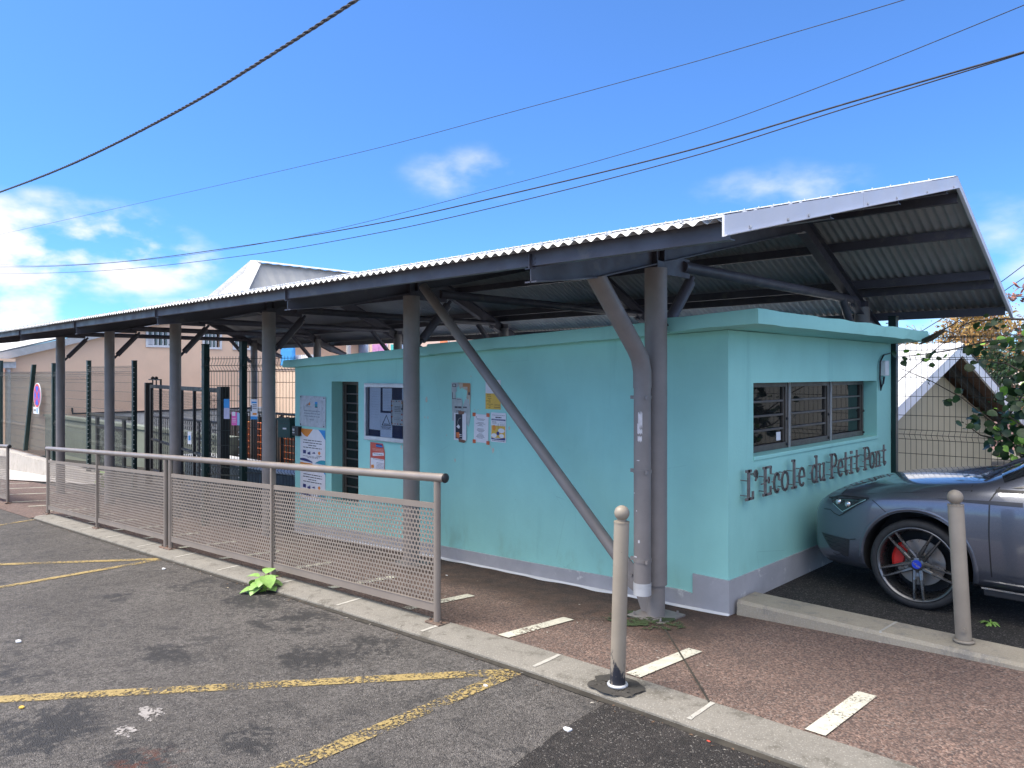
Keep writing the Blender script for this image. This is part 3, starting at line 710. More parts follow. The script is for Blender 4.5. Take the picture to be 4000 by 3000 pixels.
for i, x in enumerate(FR):
    zb = pav_z(x, YC)
    mb = MB(); mb.tube([(x, YC, zb+.23 if i == 0 else zb), (x, YC, zt(x))], .080, 28)
    if i == 0: mb.tube([(x, YC, zb+.008), (x, YC, zb+.24)], .064, 24)
    c = mb.build('column', M_steel, can, smooth=40)
    mb = MB(); mb.bx(x-.05, x+.05, YC-.055, YC+.055, zt(x)+.001, .800); mb.build('column_head', M_canopy, c)
    if i < 2:
        mb = MB(); mb.box((x, YC, zb+.004), (.30, .30, .012), 0, Matrix.Rotation(math.radians(0), 3, 'Z'))
        for a in (-.11, .11):
            for b in (-.11, .11): mb.tube([(x+a, YC+b, zb+.01), (x+a, YC+b, zb+.035)], .008, 6)
        mb.build('base_plate', M_steel, c)
        mb = MB(); mb.prism([(x-.25, YC-.006, zb+.27), (x-.20, YC-.006, zb+.31), (x-.062, YC-.006, zb+.31), (x-.062, YC-.006, zb+.012), (x-.12, YC-.006, zb+.012), (x-.17, YC-.006, zb+.13), (x-.25, YC-.006, zb+.17)], (0, .012, 0))
        for a, b in ((-.20, .26), (-.155, .21)): mb.tube([(x+a, YC-.02, zb+b), (x+a, YC+.02, zb+b)], .010, 6)
        if i == 0: mb.build('foot_gusset', M_steel, c)
    # rear column, tie, knee braces
    zb2 = pav_z(x, 8.7)
    mb = MB(); mb.tube([(x, YCR, zb2), (x, YCR, .735)], .080, 20); c2 = mb.build('rear_column', M_steel if i else M_steel, can, smooth=40)
    mb = MB(); mb.bx(x-.05, x+.05, YCR-.055, YCR+.055, .736, .80); mb.build('column_head', M_canopy, c2)
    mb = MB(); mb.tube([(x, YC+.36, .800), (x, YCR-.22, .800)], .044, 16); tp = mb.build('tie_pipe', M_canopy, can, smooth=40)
    mb = MB(); mb.bx(x-.006, x+.006, YCR-.32, YCR-.081, .72, .86); mb.build('gusset_plate', M_canopy, tp); mb = MB(); mb.bx(x-.006, x+.006, YC+.081, YC+.45, .72, .86)
    for yy in (YC+.385, YC+.42): mb.tube([(x-.02, yy, .80), (x+.02, yy, .80)], .009, 6)
    mb.build('gusset_plate', M_canopy, tp)
    mb = MB(); mb.tube([(x, YC+.13, .330), (x, YC+.46, .690)], .043, 16); mb.tube([(x, YC+.46, .690), (x, YC+.50, .735)], .02, 8); mb.tube([(x, YC+.075, .27), (x, YC+.13, .330)], .02, 8); mb.build('knee_brace', M_canopy, can, smooth=40)
    mb = MB(); mb.tube([(x, YCR-.60, .80), (x, YCR-.1, .28)], .040, 14); mb.build('knee_brace', M_canopy, can, smooth=40)
# long diagonal brace from the head of the second column to the foot of the first
zb = pav_z(-3, YC)
mb = MB(); mb.tube([(-5.60, YC, .83), (-3.30, YC, zb+.335)], .044, 18); mb.build('diagonal_brace', M_steel, can, smooth=40)
mb = MB(); mb.prism([(-3.36, YC-.008, zb+.36), (-3.28, YC-.008, zb+.42), (-3.10, YC-.008, zb+.25), (-3.10, YC-.008, zb+.16), (-3.19, YC-.008, zb+.19)], (0, .016, 0)); mb.build('brace_fork', M_steel, can)
# rainwater pipe with clamps
dp = MB(); dp.tube([(-3.0, 3.87, .665), (-3.0, 4.34, .180), (-3.0, 4.40, .105), (-3.0, 4.428, .02), (-3.0, 4.43, -.10)], [.062, .062, .064, .064, .064], 22)
dp.tube([(-3.0, 4.43, -.1), (-3.0, 4.43, zb+.20)], .060, 22)
for k in range(22):
    v = Vector(dp.v[k]); ax_ = Vector((0, .47, -.485)).normalized(); tz = .6215+.23*(v.y-3.87)-v.z; t_ = tz/(ax_.z-.23*ax_.y); dp.v[k] = tuple(v+ax_*t_)
dpo = dp.build('downpipe', M_steel, can, smooth=50)
for z in (-.165, -.68, -1.30):
    mb = MB(); mb.tube([(-3.0, 4.43, z-.011), (-3.0, 4.43, z+.011)], .065, 22); mb.bx(-3.095, -3.06, 4.42, 4.44, z-.012, z+.012); mb.bx(-2.945, -2.925, 4.38, 4.40, z-.012, z+.012); mb.build('pipe_clamp', M_steel, dpo, smooth=40)
mb = MB(); mb.tube([(-3.0, 4.43, zb+.19), (-3.0, 4.43, zb+.275)], .0625, 22); mb.build('pipe_socket', M_galv, dpo, smooth=40)
# scuffs of bare primer on the pipe
mb = MB(); r0 = .0608
for (z, a, w_, h_) in ((-.32, -.25, .030, .10), (-.37, -.45, .018, .05), (-.40, -.3, .035, .03), (-.45, -.3, .03, .035), (-.60, -.5, .02, .006), (-.83, -1.1, .015, .006), (-1.16, -.4, .012, .02), (-1.27, -.9, .03, .008), (-.95, -.7, .008, .008)):
    t0 = -math.pi/2+a+.6; vs = []
    n = 6
    for i in range(n+1):
        th = t0+(i/n-.5)*w_/r0; jj = .25*math.sin(i*2.7)*h_
        for zz in (z-h_/2+jj, z+h_/2+jj*.6): vs.append((-3.0+math.cos(th)*r0*1.02, 4.43+math.sin(th)*r0*1.02, zz))
    mb.add(vs, [(2*i, 2*i+2, 2*i+3, 2*i+1) for i in range(n)])
mb.build('paint_chips', mat('bare_primer', (.62, .6, .62, 1), .6, 0, .1, 30), dpo)

# ------------------------------------------------------------------ raised lettering
LB, CAP = -.918, .205
lt = thing('wall_lettering', (XR+.05, 5.2, LB), 'brown raised metal letters spelling the school name under the gable windows', 'lettering')
def zl(u): return LB+u*CAP
XW = XR+.048
def zx(px_z): return atX(2850+px_z*.42194, 1900, XR+.05).y
def strokes(yc, wd, segs, thick=.0175):
    mb = MB()
    for sg in segs:
        pts, tk = (sg, 1) if not isinstance(sg, tuple) else sg
        for (a, b), (c, d) in zip(pts, pts[1:]):
            A = Vector((XW, yc+a*wd, zl(b))); B = Vector((XW, yc+c*wd, zl(d))); t = (B-A); ln = t.length
            if ln < 1e-5: continue
            t.normalize(); n = Vector((0, -t.z, t.y)); e = thick*tk/2
            A2 = A-t*e*.6; B2 = B+t*e*.6
            mb.prism([A2-n*e, B2-n*e, B2+n*e, A2+n*e], (.012, 0, 0))
    return mb
def arc(cx, cy, rx, ry, a0, a1, n=10): return [(cx+rx*math.cos(math.radians(a0+(a1-a0)*i/n)), cy+ry*math.sin(math.radians(a0+(a1-a0)*i/n))) for i in range(n+1)]
XH = .70
G = {
 'L': [([(-.35, 0), (.45, 0), (.45, .22)], 1.1), ([(-.05, 0), (-.05, 1)], 1.7), ([(-.32, 1), (.22, 1)], 1.1)],
 "'": [(arc(0, .86, .38, .11, 0, 360, 8), .8), ([(.38, .86), (.3, .72), (-.05, .62)], .8)],
 'E': [([(-.25, 0), (-.25, 1)], 1.7), ([(-.5, 0), (.5, 0), (.5, .26)], 1), ([(-.5, 1), (.5, 1), (.5, .76)], 1), ([(-.25, .52), (.25, .52)], 1), ([(.25, .42), (.25, .62)], 1)],
 'c': [(arc(0, XH/2, .42, XH/2, 50, 310, 12), 1.1), ([(.3, .62), (.34, .46)], 1)],
 'o': [(arc(0, XH/2, .45, XH/2, 0, 360, 16), 1.1)],
 'l': [([(0, 0), (0, 1.06)], 1.7), ([(-.4, 0), (.4, 0)], 1.1), ([(-.34, 1.06), (0, 1.06)], 1.1)],
 'e': [(arc(0, XH/2, .42, XH/2, 0, 310, 14), 1.0), ([(-.42, XH/2), (.42, XH/2)], .8)],
 'd': [(arc(-.05, XH/2, .38, XH/2, 40, 320, 12), 1), ([(.33, 0), (.33, 1.06)], 1.3), ([(.33, 0), (.55, 0)], .9), ([(.08, 1.06), (.33, 1.06)], 1)],
 'u': [([(-.35, XH), (-.35, .2), (-.2, .02), (.1, .02), (.33, .2)], 1), ([(.33, XH), (.33, 0), (.52, 0)], 1.2), ([(-.55, XH), (-.35, XH)], 1), ([(.12, XH), (.33, XH)], 1)],
 'P': [([(-.25, 0), (-.25, 1)], 1.7), ([(-.5, 0), (.02, 0)], 1), ([(-.5, 1), (.15, 1)], 1), (arc(.1, .74, .42, .26, 90, -90, 10), 1.1), ([(.1, .48), (-.25, .48)], 1)],
 't': [([(-.05, .95), (-.05, .15), (.12, .01), (.4, .1)], 1.4), ([(-.42, XH), (.4, XH)], 1)],
 'i': [([(0, 0), (0, XH)], 1.4), ([(-.4, 0), (.4, 0)], 1), ([(-.35, XH), (0, XH)], 1), ([(-.12, .93), (.14, .93)], 1.5)],
 'n': [([(-.35, 0), (-.35, XH)], 1.3), ([(-.58, 0), (-.12, 0)], .9), ([(-.55, XH), (-.35, XH)], 1), ([(-.35, .5), (-.1, .69), (.15, .69), (.33, .5), (.33, 0)], 1.1), ([(.12, 0), (.58, 0)], .9)],
}
LET = [('L', 175, .135), ("'", 238, .055), ('E', 342, .125), ('c', 432, .110), ('o', 508, .125), ('l', 592, .105), ('e', 664, .120), ('d', 782, .120), ('u', 850, .125), ('P', 955, .135), ('e', 1022, .12), ('t', 1072, .11), ('i', 1122, .10), ('t', 1175, .11), ('P', 1262, .145), ('o', 1315, .13), ('n', 1370, .13), ('t', 1425, .12)]
for ch, p, wd in LET:
    yc = zx(p); mb = strokes(yc, wd, G[ch])
    if ch in 'Ecoedu': mb.bx(XW-.0, XW+.006, yc-wd*.75, yc-wd*.3, zl(.40), zl(.44))
    if ch in 'Ptin': mb.bx(XW-.0, XW+.006, yc-wd*.62, yc-wd*.2, zl(.36), zl(.40))
    for (a, b) in ((-.1 if ch not in "LEPl" else -.2, .12 if ch != "'" else .86), (.1 if ch not in "LEPl" else -.2, .66 if ch != "'" else .8)):
        mb.tube([(XR-.001, yc+a*wd, zl(b)), (XW+.002, yc+a*wd, zl(b))], .004, 5)
    mb.build('letter', M_letter, lt)

# ------------------------------------------------------------------ paper on the wall
def wallrect(px0, py0, px1, py1, y=YF):
    a, b = atY(px0, py0, y), atY(px1, py1, y); return a.x, b.x, b.z, a.z
def textrow(mb, u0, u1, v, th, mi, seed):
    r = random.Random(seed); u = u0
    while u < u1-.01:
        wl = r.uniform(.05, .17); e = min(u1, u+wl); mb.R(u, e, v, v+th, mi); u = e+.018
class Sheet(MB):                            # printed sheet on the front wall; u, v in 0..1 from the top left
    def __init__(s, x0, x1, z0, z1, y=YF, tilt=0, curl=0):
        super().__init__(); s.x0, s.x1, s.z0, s.z1, s.y = x0, x1, z0, z1, y; s.lay = 0; s.tilt = tilt; s.curl = curl
    def P(s, u, v, d=0):
        x = s.x0+(s.x1-s.x0)*u; z = s.z1-(s.z1-s.z0)*v
        cx, cz = (s.x0+s.x1)/2, (s.z0+s.z1)/2; x2 = cx+(x-cx)*math.cos(s.tilt)-(z-cz)*math.sin(s.tilt); z2 = cz+(x-cx)*math.sin(s.tilt)+(z-cz)*math.cos(s.tilt)
        return (x2, s.y-.004-d-s.curl*(max(0, v-.7)**2+max(0, u-.8)**2*2), z2)
    def R(s, u0, u1, v0, v1, mi):
        s.lay += 1; d = .0012+.00002*s.lay
        s.add([s.P(u0, v0, d), s.P(u1, v0, d), s.P(u1, v1, d), s.P(u0, v1, d)], [(0, 1, 2, 3)], mi)
    def poly(s, pts, mi):
        s.lay += 1; d = .0012+.00002*s.lay; s.add([s.P(u, v, d) for u, v in pts], [tuple(range(len(pts)))], mi)
    def base(s, mi=0, pts=None):
        pts = pts or [(0, 0), (.5, .0), (1, 0), (1, .5), (1, 1), (.5, 1), (0, 1), (0, .5)]
        s.prism([s.P(u, v) for u, v in pts], (0, -.0008, 0), mi)
def curve(u0, u1, f, n=12): return [(u0+(u1-u0)*i/n, f(i/n)) for i in range(n+1)]
def put(s, name, mats, label, cat, group=None):
    cx = (s.x0+s.x1)/2
    o = s.build(name, mats); me = o.data
    c = Vector((cx, s.y, (s.z0+s.z1)/2)); me.transform(Matrix.Translation(-c)); o.location = c
    return tag(o, label, cat, group)
GP = 'papers and notices fixed to the teal front wall'
# weathered metal plate
x0, x1, z0, z1 = wallrect(1174, 1545, 1274, 1668); 
s = Sheet(x0, x1, z0-.012, z1, tilt=-.012); s.prism([s.P(0, 0), s.P(1, 0), s.P(1, 1), s.P(0, 1)], (0, -.006, 0), 0); s.lay = 300
s.poly([(.25, .31), (.40, .20), (.42, .30)], 2); s.poly([(.25, .33), (.385, .205), (.33, .33)], 1); s.R(.26, .46, .35, .365, 1)
s.R(.60, .70, .18, .25, 3); s.R(.60, .70, .25, .34, 4); s.R(.60, .70, .34, .365, 5)
for k, (a, b, v) in enumerate([(.17, .80, .475), (.17, .81, .56), (.19, .79, .65), (.40, .57, .755)]): textrow(s, a, b, v, .028, 1, k); 
for (u, v) in ((.04, .05), (.95, .05), (.04, .95), (.95, .95)): s.tube([s.P(u, v, .004), s.P(u, v, .012)], .007, 8, 5)
put(s, 'information_plate', [M_dirtyw, mat('faded_ink', (.22, .25, .3, 1), .6), M_orange, M_blue, M_tealp, M_dark], 'weathered grey metal plate with small orange and blue emblems, above the rolled banner', 'plate', GP)
# long printed banner with coloured waves
x0, x1, z0, z1 = wallrect(1174, 1668, 1272, 1948)
s = Sheet(x0, x1, z0-.05, z1-.014); s.base(0)
def wave_unit(v0, h):
    s.poly([(0, v0), (.55, v0)]+curve(.52, .30, lambda t: v0+.115*h*t*1.0)+curve(.30, 0, lambda t: v0+h*(.115+.02*math.sin(math.pi*t)-.09*t)), 1)
    s.poly([(.70, v0), (1, v0), (1, v0+.135*h)]+curve(.97, .72, lambda t: v0+h*(.12*(1-t)**1.3)), 2)
    for k, (a, b, v) in enumerate([(.14, .86, .155), (.12, .88, .19), (.33, .65, .225), (.13, .86, .258)]): textrow(s, a, b, v0+v*h, .012*h, 6, k+int(v0*50))
    s.R(.12, .24, v0+.305*h, v0+.355*h, 3); s.poly([(.30, v0+.335*h), (.42, v0+.32*h), (.42, v0+.365*h), (.30, v0+.36*h)], 3); s.R(.36, .42, v0+.312*h, v0+.318*h, 4)
    s.poly([(.47, v0+.34*h), (.58, v0+.315*h), (.62, v0+.345*h)], 3); s.poly([(.73, v0+.31*h), (.79, v0+.30*h), (.82, v0+.33*h), (.77, v0+.355*h), (.72, v0+.335*h)], 1); s.R(.66, .86, v0+.365*h, v0+.372*h, 6)
    textrow(s, .12, .80, v0+.385*h, .006*h, 6, 3); textrow(s, .3, .72, v0+.40*h, .006*h, 6, 4)
    s.poly(curve(0, .5, lambda t: v0+h*(.47-.048*math.sin(math.pi*min(1, t*.62+.32))))+[(.5, v0+.475*h), (0, v0+.455*h)], 5)
    s.poly(curve(.6, 1, lambda t: v0+h*(.472-.055*math.sin(math.pi*.62*t)))+[(1, v0+.48*h), (.6, v0+.475*h)], 4)
wave_unit(0, 1.0); wave_unit(.485, 1.0)
put(s, 'printed_banner', [M_paper, M_orange, M_blue, M_navy, M_tealp, M_navy, M_ink], 'tall white banner with orange, blue and navy waves, hanging beside the narrow window', 'banner', GP)
# intercom at the corner
mb = MB(); a = atY(1152, 1664, YF-.02); b = atY(1174, 1703, YF-.02)
mb.bx(a.x-.02, b.x-.005, YF-.05, YF, b.z, a.z); mb.bx(a.x, b.x-.09, YF-.056, YF-.0505, (a.z+b.z)/2, a.z-.03, 1); mb.bx(a.x, b.x-.09, YF-.056, YF-.0505, b.z+.03, (a.z+b.z)/2-.012, 1)
tag(mb.build('intercom', [M_plastic, M_galv], bevel=.008), 'black door intercom on the left corner of the teal wall', 'intercom')
# notice board: aluminium frame, navy felt, glass, papers inside
x0, x1, z0, z1 = wallrect(1436, 1496, 1634, 1722); z0 = atY(1440, 1716, YF).z
nb = thing('notice_board', (x0, YF, z0), 'glazed aluminium notice board half hidden behind the second column', 'notice board')
mb = MB(); t = .045; dp_ = .05
mb.bx(x0, x1, YF-dp_, YF, z1-t, z1); mb.bx(x0, x1, YF-dp_, YF, z0, z0+t); mb.bx(x0, x0+.028, YF-dp_, YF, z0+t, z1-t); mb.bx(x1-.028, x1, YF-dp_, YF, z0+t, z1-t)
mb.bx(x0+.01, x1-.01, YF-dp_-.006, YF-dp_, z1-.016, z1-.006); mb.bx(x0+.01, x1-.01, YF-dp_-.006, YF-dp_, z0+.006, z0+.016); mb.build('frame', M_galv, nb, bevel=.003)
mb = MB(); mb.bx(x0+.028, x1-.028, YF-.008, YF-.001, z0+t, z1-t); mb.build('backing', mat('navy_felt', (.018, .026, .07, 1), .9), nb)
mb = MB(); mb.bx(x0+.028, x1-.028, YF-dp_+.006, YF-dp_+.009, z0+t, z1-t); mb.build('glass_pane', M_case, nb)
BX0, BX1, BZ0, BZ1 = x0, x1, z0, z1
def bp(px, py): v = atY(px, py, YF-.01); return v.x, v.z
def boardsheet(p0, p1, name, label, mats, draw, tilt=0):
    (a, b), (c, d) = bp(*p0), bp(*p1); s = Sheet(a, c, d, b, y=YF-.006, tilt=tilt); s.base(0); draw(s); put(s, name, mats, label, 'paper', 'papers pinned inside the notice board')
def d_list(s):
    for k in range(20): textrow(s, .12, .9, .1+k*.042, .008, 1, k)
boardsheet((1444, 1512), (1486, 1680), 'notice_sheet', 'largest white sheet at the left edge inside the notice board', [M_paper, mat('faded_print', (.42, .43, .48, 1), .8)], lambda s: [textrow(s, .2, .85, .1+k*.06, .006, 1, k) for k in range(11)], -.02)
boardsheet((1495, 1516), (1531, 1606), 'notice_sheet', 'white typed list pinned in the top middle of the notice board', [M_paper, mat('faded_print', (.42, .43, .48, 1), .8)], lambda s: [textrow(s, .1, .9, .12+k*.07, .012, 1, k) for k in range(12)])
def d_tri(s):
    s.poly([(.52, .06), (.90, .53), (.10, .53)], 1); s.poly([(.52, .13), (.80, .495), (.22, .495)], 0); s.R(.30, .74, .44, .475, 1)
    textrow(s, .08, .92, .56, .03, 1, 1); textrow(s, .12, .85, .61, .03, 1, 2); s.R(.08, .92, .665, .68, 1)
boardsheet((1486, 1612), (1532, 1710), 'triangle_poster', 'white poster with a black warning triangle low in the notice board', [M_paper, M_ink], d_tri)
def d_flo(s):
    r = random.Random(4)
    for k in range(18):
        e = k/18*4; u, v = (e, .05) if e < 1 else (1, e-1) if e < 2 else (3-e, .96) if e < 3 else (.04, 4-e)
        u = min(.9, max(.06, u)); v = min(.94, max(.05, v)); q = .035+.03*r.random(); s.R(u-q, u+q, v-q*.55, v+q*.55, [2, 3, 1, 2][k % 4])
    for v in (.25, .30, .37, .43): textrow(s, .3, .78, v, .022, 1, int(v*99))
    s.R(.32, .8, .52, .526, 1); textrow(s, .25, .8, .7, .008, 1, 8); textrow(s, .25, .8, .76, .008, 1, 9)
boardsheet((1528, 1562), (1575, 1664), 'floral_notice', 'notice with a red floral border inside the notice board', [mat('ivory_paper', (.6, .57, .52, 1), .8), M_ink, M_red, M_orange], d_flo)
boardsheet((1571, 1512), (1600, 1608), 'notice_sheet', 'white sheet at the right of the notice board, cut off by the column', [M_paper], lambda s: None)
boardsheet((1575, 1618), (1606, 1716), 'notice_sheet', 'narrow white leaflet with pink edges at the lower right of the notice board', [M_paper, M_pink], lambda s: [s.R(0, .08, 0, 1, 1), s.R(0, 1, .93, 1, 1), s.R(.3, .6, .1, .12, 1)])
# red leaflet below the board
x0, x1, z0, z1 = wallrect(1447, 1727, 1504, 1862); s = Sheet(x0, x1, z0, z1, tilt=-.02); s.base(0, [(0, 0), (.85, .0), (1, .25), (1, .5), (1, 1), (.5, .99), (0, .98), (0, .5)])
s.R(.4, .82, .03, .075, 1); s.R(.4, .85, .075, .105, 3); s.R(.4, .86, .105, .13, 1); textrow(s, .15, .93, .18, .028, 4, 1); textrow(s, .17, .9, .22, .028, 4, 2)
s.poly([(.17, .32), (.93, .27), (.95, .36), (.18, .42)], 2); textrow(s, .25, .88, .335, .016, 5, 3); s.R(.05, .98, .48, .985, 2); textrow(s, .2, .92, .50, .012, 5, 4)
for k in range(7): textrow(s, .45, .95, .60+k*.04, .01, 5, k)
s.poly([(.08, .70), (.26, .68), (.3, .78), (.1, .8)], 6); s.R(.3, .42, .90, .94, 5)
put(s, 'red_leaflet', [M_red, M_navy, M_paper, M_blue, mat('pale_red_print', (.62, .25, .2, 1), .7), M_ink, M_orange], 'red and white leaflet stuck directly below the notice board', 'leaflet', GP)
# torn poster
x0, x1, z0, z1 = wallrect(1765, 1494, 1840, 1652)
s = Sheet(x0, x1, z0, z1)
for pts, mi in (([(0, 0), (.36, .0), (.36, .10), (.26, .13), (.28, .22), (.2, .26), (.24, .42), (.3, .38), (.54, .40), (.58, .5), (.56, .62), (.55, 1.0), (.05, .97), (.02, .5)], 0), ([(.36, .0), (.95, .01), (1, .04), (.99, .4), (.96, .62), (.9, .42), (.78, .40), (.82, .2), (.62, .15), (.55, .12), (.45, .17)], 4), ([(.58, .62), (.66, .5), (.72, .42), (.84, .41), (.97, .60), (.98, .85), (.9, 1.1), (.75, 1.0), (.56, 1.0)], 0)):
    s.prism([s.P(u, v) for u, v in pts], (0, -.0007, 0), mi)
s.R(.05, .25, .03, .11, 1); s.R(.09, .21, .045, .095, 0); s.R(.60, .97, .015, .105, 2); s.R(.84, .96, .05, .3, 2); s.R(.88, .97, .24, .31, 1); s.R(.04, .07, .25, .42, 1); s.R(.07, .26, .405, .42, 1); s.R(.3, .52, .42, .43, 1)
textrow(s, .17, .55, .60, .05, 1, 2); textrow(s, .62, .80, .60, .04, 1, 3); textrow(s, .25, .5, .70, .012, 1, 4); textrow(s, .25, .5, .73, .012, 1, 5); textrow(s, .6, .75, .72, .012, 1, 6); textrow(s, .22, .48, .76, .012, 1, 7)
put(s, 'torn_poster', [mat('torn_grey_paper', (.42, .47, .48, 1), .8, 0, .12, 14), M_ink, mat('faded_orange_print', (.42, .2, .09, 1), .7), M_paper, mat('torn_cream_paper', (.47, .42, .35, 1), .8, 0, .2, 14)], 'torn grey and orange poster remains with a hole in the middle', 'poster', GP)
x0, x1, z0, z1 = wallrect(1776, 1612, 1824, 1722); s = Sheet(x0, x1, z0, z1, y=YF-.004); s.base(0)
s.R(.13, .68, .04, .94, 1); s.poly([(.18, .72), (.4, .70), (.5, .80), (.42, .92), (.2, .9)], 2)
for k in range(9):
    a = k*.32+2.0; s.poly([(.55+.22*math.cos(a), .36+.17*math.sin(a)), (.55+.26*math.cos(a), .36+.19*math.sin(a)), (.55+.26*math.cos(a+.33), .36+.19*math.sin(a+.33)), (.55+.22*math.cos(a+.33), .36+.17*math.sin(a+.33))], 4)
s.poly([(.2, .5), (.38, .42), (.5, .5), (.42, .58), (.28, .54)], 0)
s.R(.42, .64, .78, .80, 0); s.R(.45, .64, .84, .86, 0); s.poly([(.36, -.08), (.86, -.07), (.80, .03), (.62, .05), (.36, .03)], 3); s.poly([(.36, .93), (.96, .99), (.84, 1.08), (.4, 1.06)], 3)
put(s, 'dark_poster', [M_paper, mat('black_print', (.015, .018, .035, 1), .6), mat('flame_print', (.6, .16, .05, 1), .6), M_btape, mat('grey_print', (.25, .26, .26, 1), .6)], 'narrow black poster curling at its right edge, held by brown tape', 'poster', GP)
x0, x1, z0, z1 = wallrect(1853, 1617, 1909, 1731); s = Sheet(x0, x1, z0, z1, tilt=-.025); s.base(0)
for k, (a, b, v) in enumerate([(.18, .75, .16), (.22, .7, .20), (.25, .68, .29), (.13, .78, .33), (.36, .55, .36), (.25, .65, .40), (.25, .68, .51), (.2, .75, .55), (.22, .7, .585), (.32, .6, .62), (.33, .6, .69), (.24, .68, .73), (.2, .7, .765), (.15, .75, .80), (.25, .62, .84)]): s.R(a, b, v, v+.012, 1)
s.R(.14, .18, .09, .125, 1); 
for u, v in ((-.12, -.04), (.85, -.06), (-.08, .92), (.88, .92)): s.R(u, u+.22, v, v+.13, 2)
put(s, 'typed_notice', [M_paper, M_ink, M_tape], 'white typed notice held by four squares of orange tape', 'notice', GP)
x0, x1, z0, z1 = wallrect(1919, 1611, 1978, 1730); s = Sheet(x0, x1, z0, z1, tilt=-.012); s.base(0)
textrow(s, .08, .9, .08, .012, 1, 1); textrow(s, .3, .7, .14, .04, 1, 2); s.R(.04, .96, .215, .265, 2); textrow(s, .1, .9, .235, .01, 0, 3); textrow(s, .1, .36, .31, .02, 1, 4); textrow(s, .1, .4, .36, .01, 1, 5)
for v in (.33, .38, .41): textrow(s, .6, .94, v, .008, 1, int(v*90))
s.R(.04, .95, .44, .86, 3); s.R(.48, .50, .36, .6, 1)
s.poly([(.22+.11*math.cos(i*.7), .52+.10*math.sin(i*.7)) for i in range(9)], 4); s.poly([(.70+.22*math.cos(i*.7), .60+.08*math.sin(i*.7)) for i in range(9)], 0); s.poly([(.72+.16*math.cos(i*.7), .78+.07*math.sin(i*.7)) for i in range(9)], 0); s.poly([(.22+.18*math.cos(i*.7), .78+.075*math.sin(i*.7)) for i in range(9)], 0)
s.poly([(.48+.1*math.cos(i*.7), .70+.07*math.sin(i*.7)) for i in range(9)], 2); s.poly([(.04, .86), (.3, .89), (.6, .87), (.95, .83), (.95, .92), (.04, .92)], 2); textrow(s, .08, .92, .945, .018, 1, 8)
put(s, 'drawn_poster', [M_paper, M_ink, M_navy, M_yellow, M_orange], 'white and yellow poster with speech bubbles, right of the taped notice', 'poster', GP)
x0, x1, z0, z1 = wallrect(1898, 1484, 1957, 1600); s = Sheet(x0, x1, z0, z1); s.base(0); s.R(0, 1, .46, 1, 1)
for k, (a, b, v) in enumerate([(.1, .35, .5), (.1, .38, .55), (.15, .4, .62), (.25, .32, .66), (.02, .35, .71), (.2, .36, .75), (.1, .5, .82), (.22, .38, .88), (.2, .34, .94), (.6, .97, .84), (.58, .95, .92)]): s.R(a, b, v, v+.018, 2)
s.R(.75, .97, .28, .34, 1)
put(s, 'yellow_poster', [M_paper, M_yellow, mat('brown_print', (.2, .1, .03, 1), .7)], 'half white, half yellow poster behind the diagonal brace', 'poster', GP)
# flakes where old posters tore the paint off
mb = MB(); r = random.Random(3)
for (px, py, q) in [(1666, 1560, .03), (1672, 1632, .012), (1660, 1630, .01), (1990, 1672, .016), (1926, 1758, .022), (1916, 1745, .01), (1778, 1797, .016), (1568, 1747, .022), (1855, 1600, .007), (1868, 1601, .007), (1840, 1470, .008), (1745, 1700, .007)]:
    c = atY(px, py, YF); n = 7; mb.add([(c.x+q*(.6+.6*r.random())*math.cos(i*6.28/n)*.8, YF-.0022, c.z+q*(.6+.7*r.random())*math.sin(i*6.28/n)*1.2) for i in range(n)], [tuple(range(n))])
mb.build('bare_flakes', mat('bare_cream_render', (.56, .55, .46, 1), .85, 0, .1, 40), bld)

# ------------------------------------------------------------------ street barriers
YP = 3.36
def rail_z(x): return interp([(-19, -1.45), (-12.76, -1.118), (-8.0, -.895), (-3.83, -.703)], x)
def hexholes(mb, x0, x1, zb, zt_):       # perforated sheet between x0,x1; bottom/top as functions
    p = .036; r = .0128; hx = p; n = 12
    m = int((x1-x0)/hx); rh = p*.866; H = zt_(x0)-zb(x0); rows = int(H/rh); ox = (x1-x0-m*hx)/2
    for j in range(rows+1):
        for i in range(m+(0 if j % 2 else 1)):
            cx = x0+ox+hx*(i+(.5 if j % 2 else 0)); cz0 = rh*j+(H-rows*rh)/2
            if cx-hx/2 < x0-.002 or cx+hx/2 > x1+.002: 
                pass
            outer = []; R_ = p/math.sqrt(3)
            for k in range(6):
                a0 = math.radians(30+60*k); a1 = math.radians(30+60*(k+1)); q0 = (R_*math.cos(a0), R_*math.sin(a0)); q1 = (R_*math.cos(a1), R_*math.sin(a1))
                outer += [q0, ((q0[0]+q1[0])/2, (q0[1]+q1[1])/2)]
            vs = []
            for k in range(n):
                a = math.radians(30+30*k)
                x_o = min(max(cx+outer[k][0], x0), x1); x_i = min(max(cx+r*math.cos(a), x0), x1)
                vs.append((x_o, YP, zb(x_o)+cz0+outer[k][1])); vs.append((x_i, YP, zb(x_i)+cz0+r*math.sin(a)))
            mb.add(vs, [(2*k, 2*((k+1) % n), 2*((k+1) % n)+1, 2*k+1) for k in range(n)])
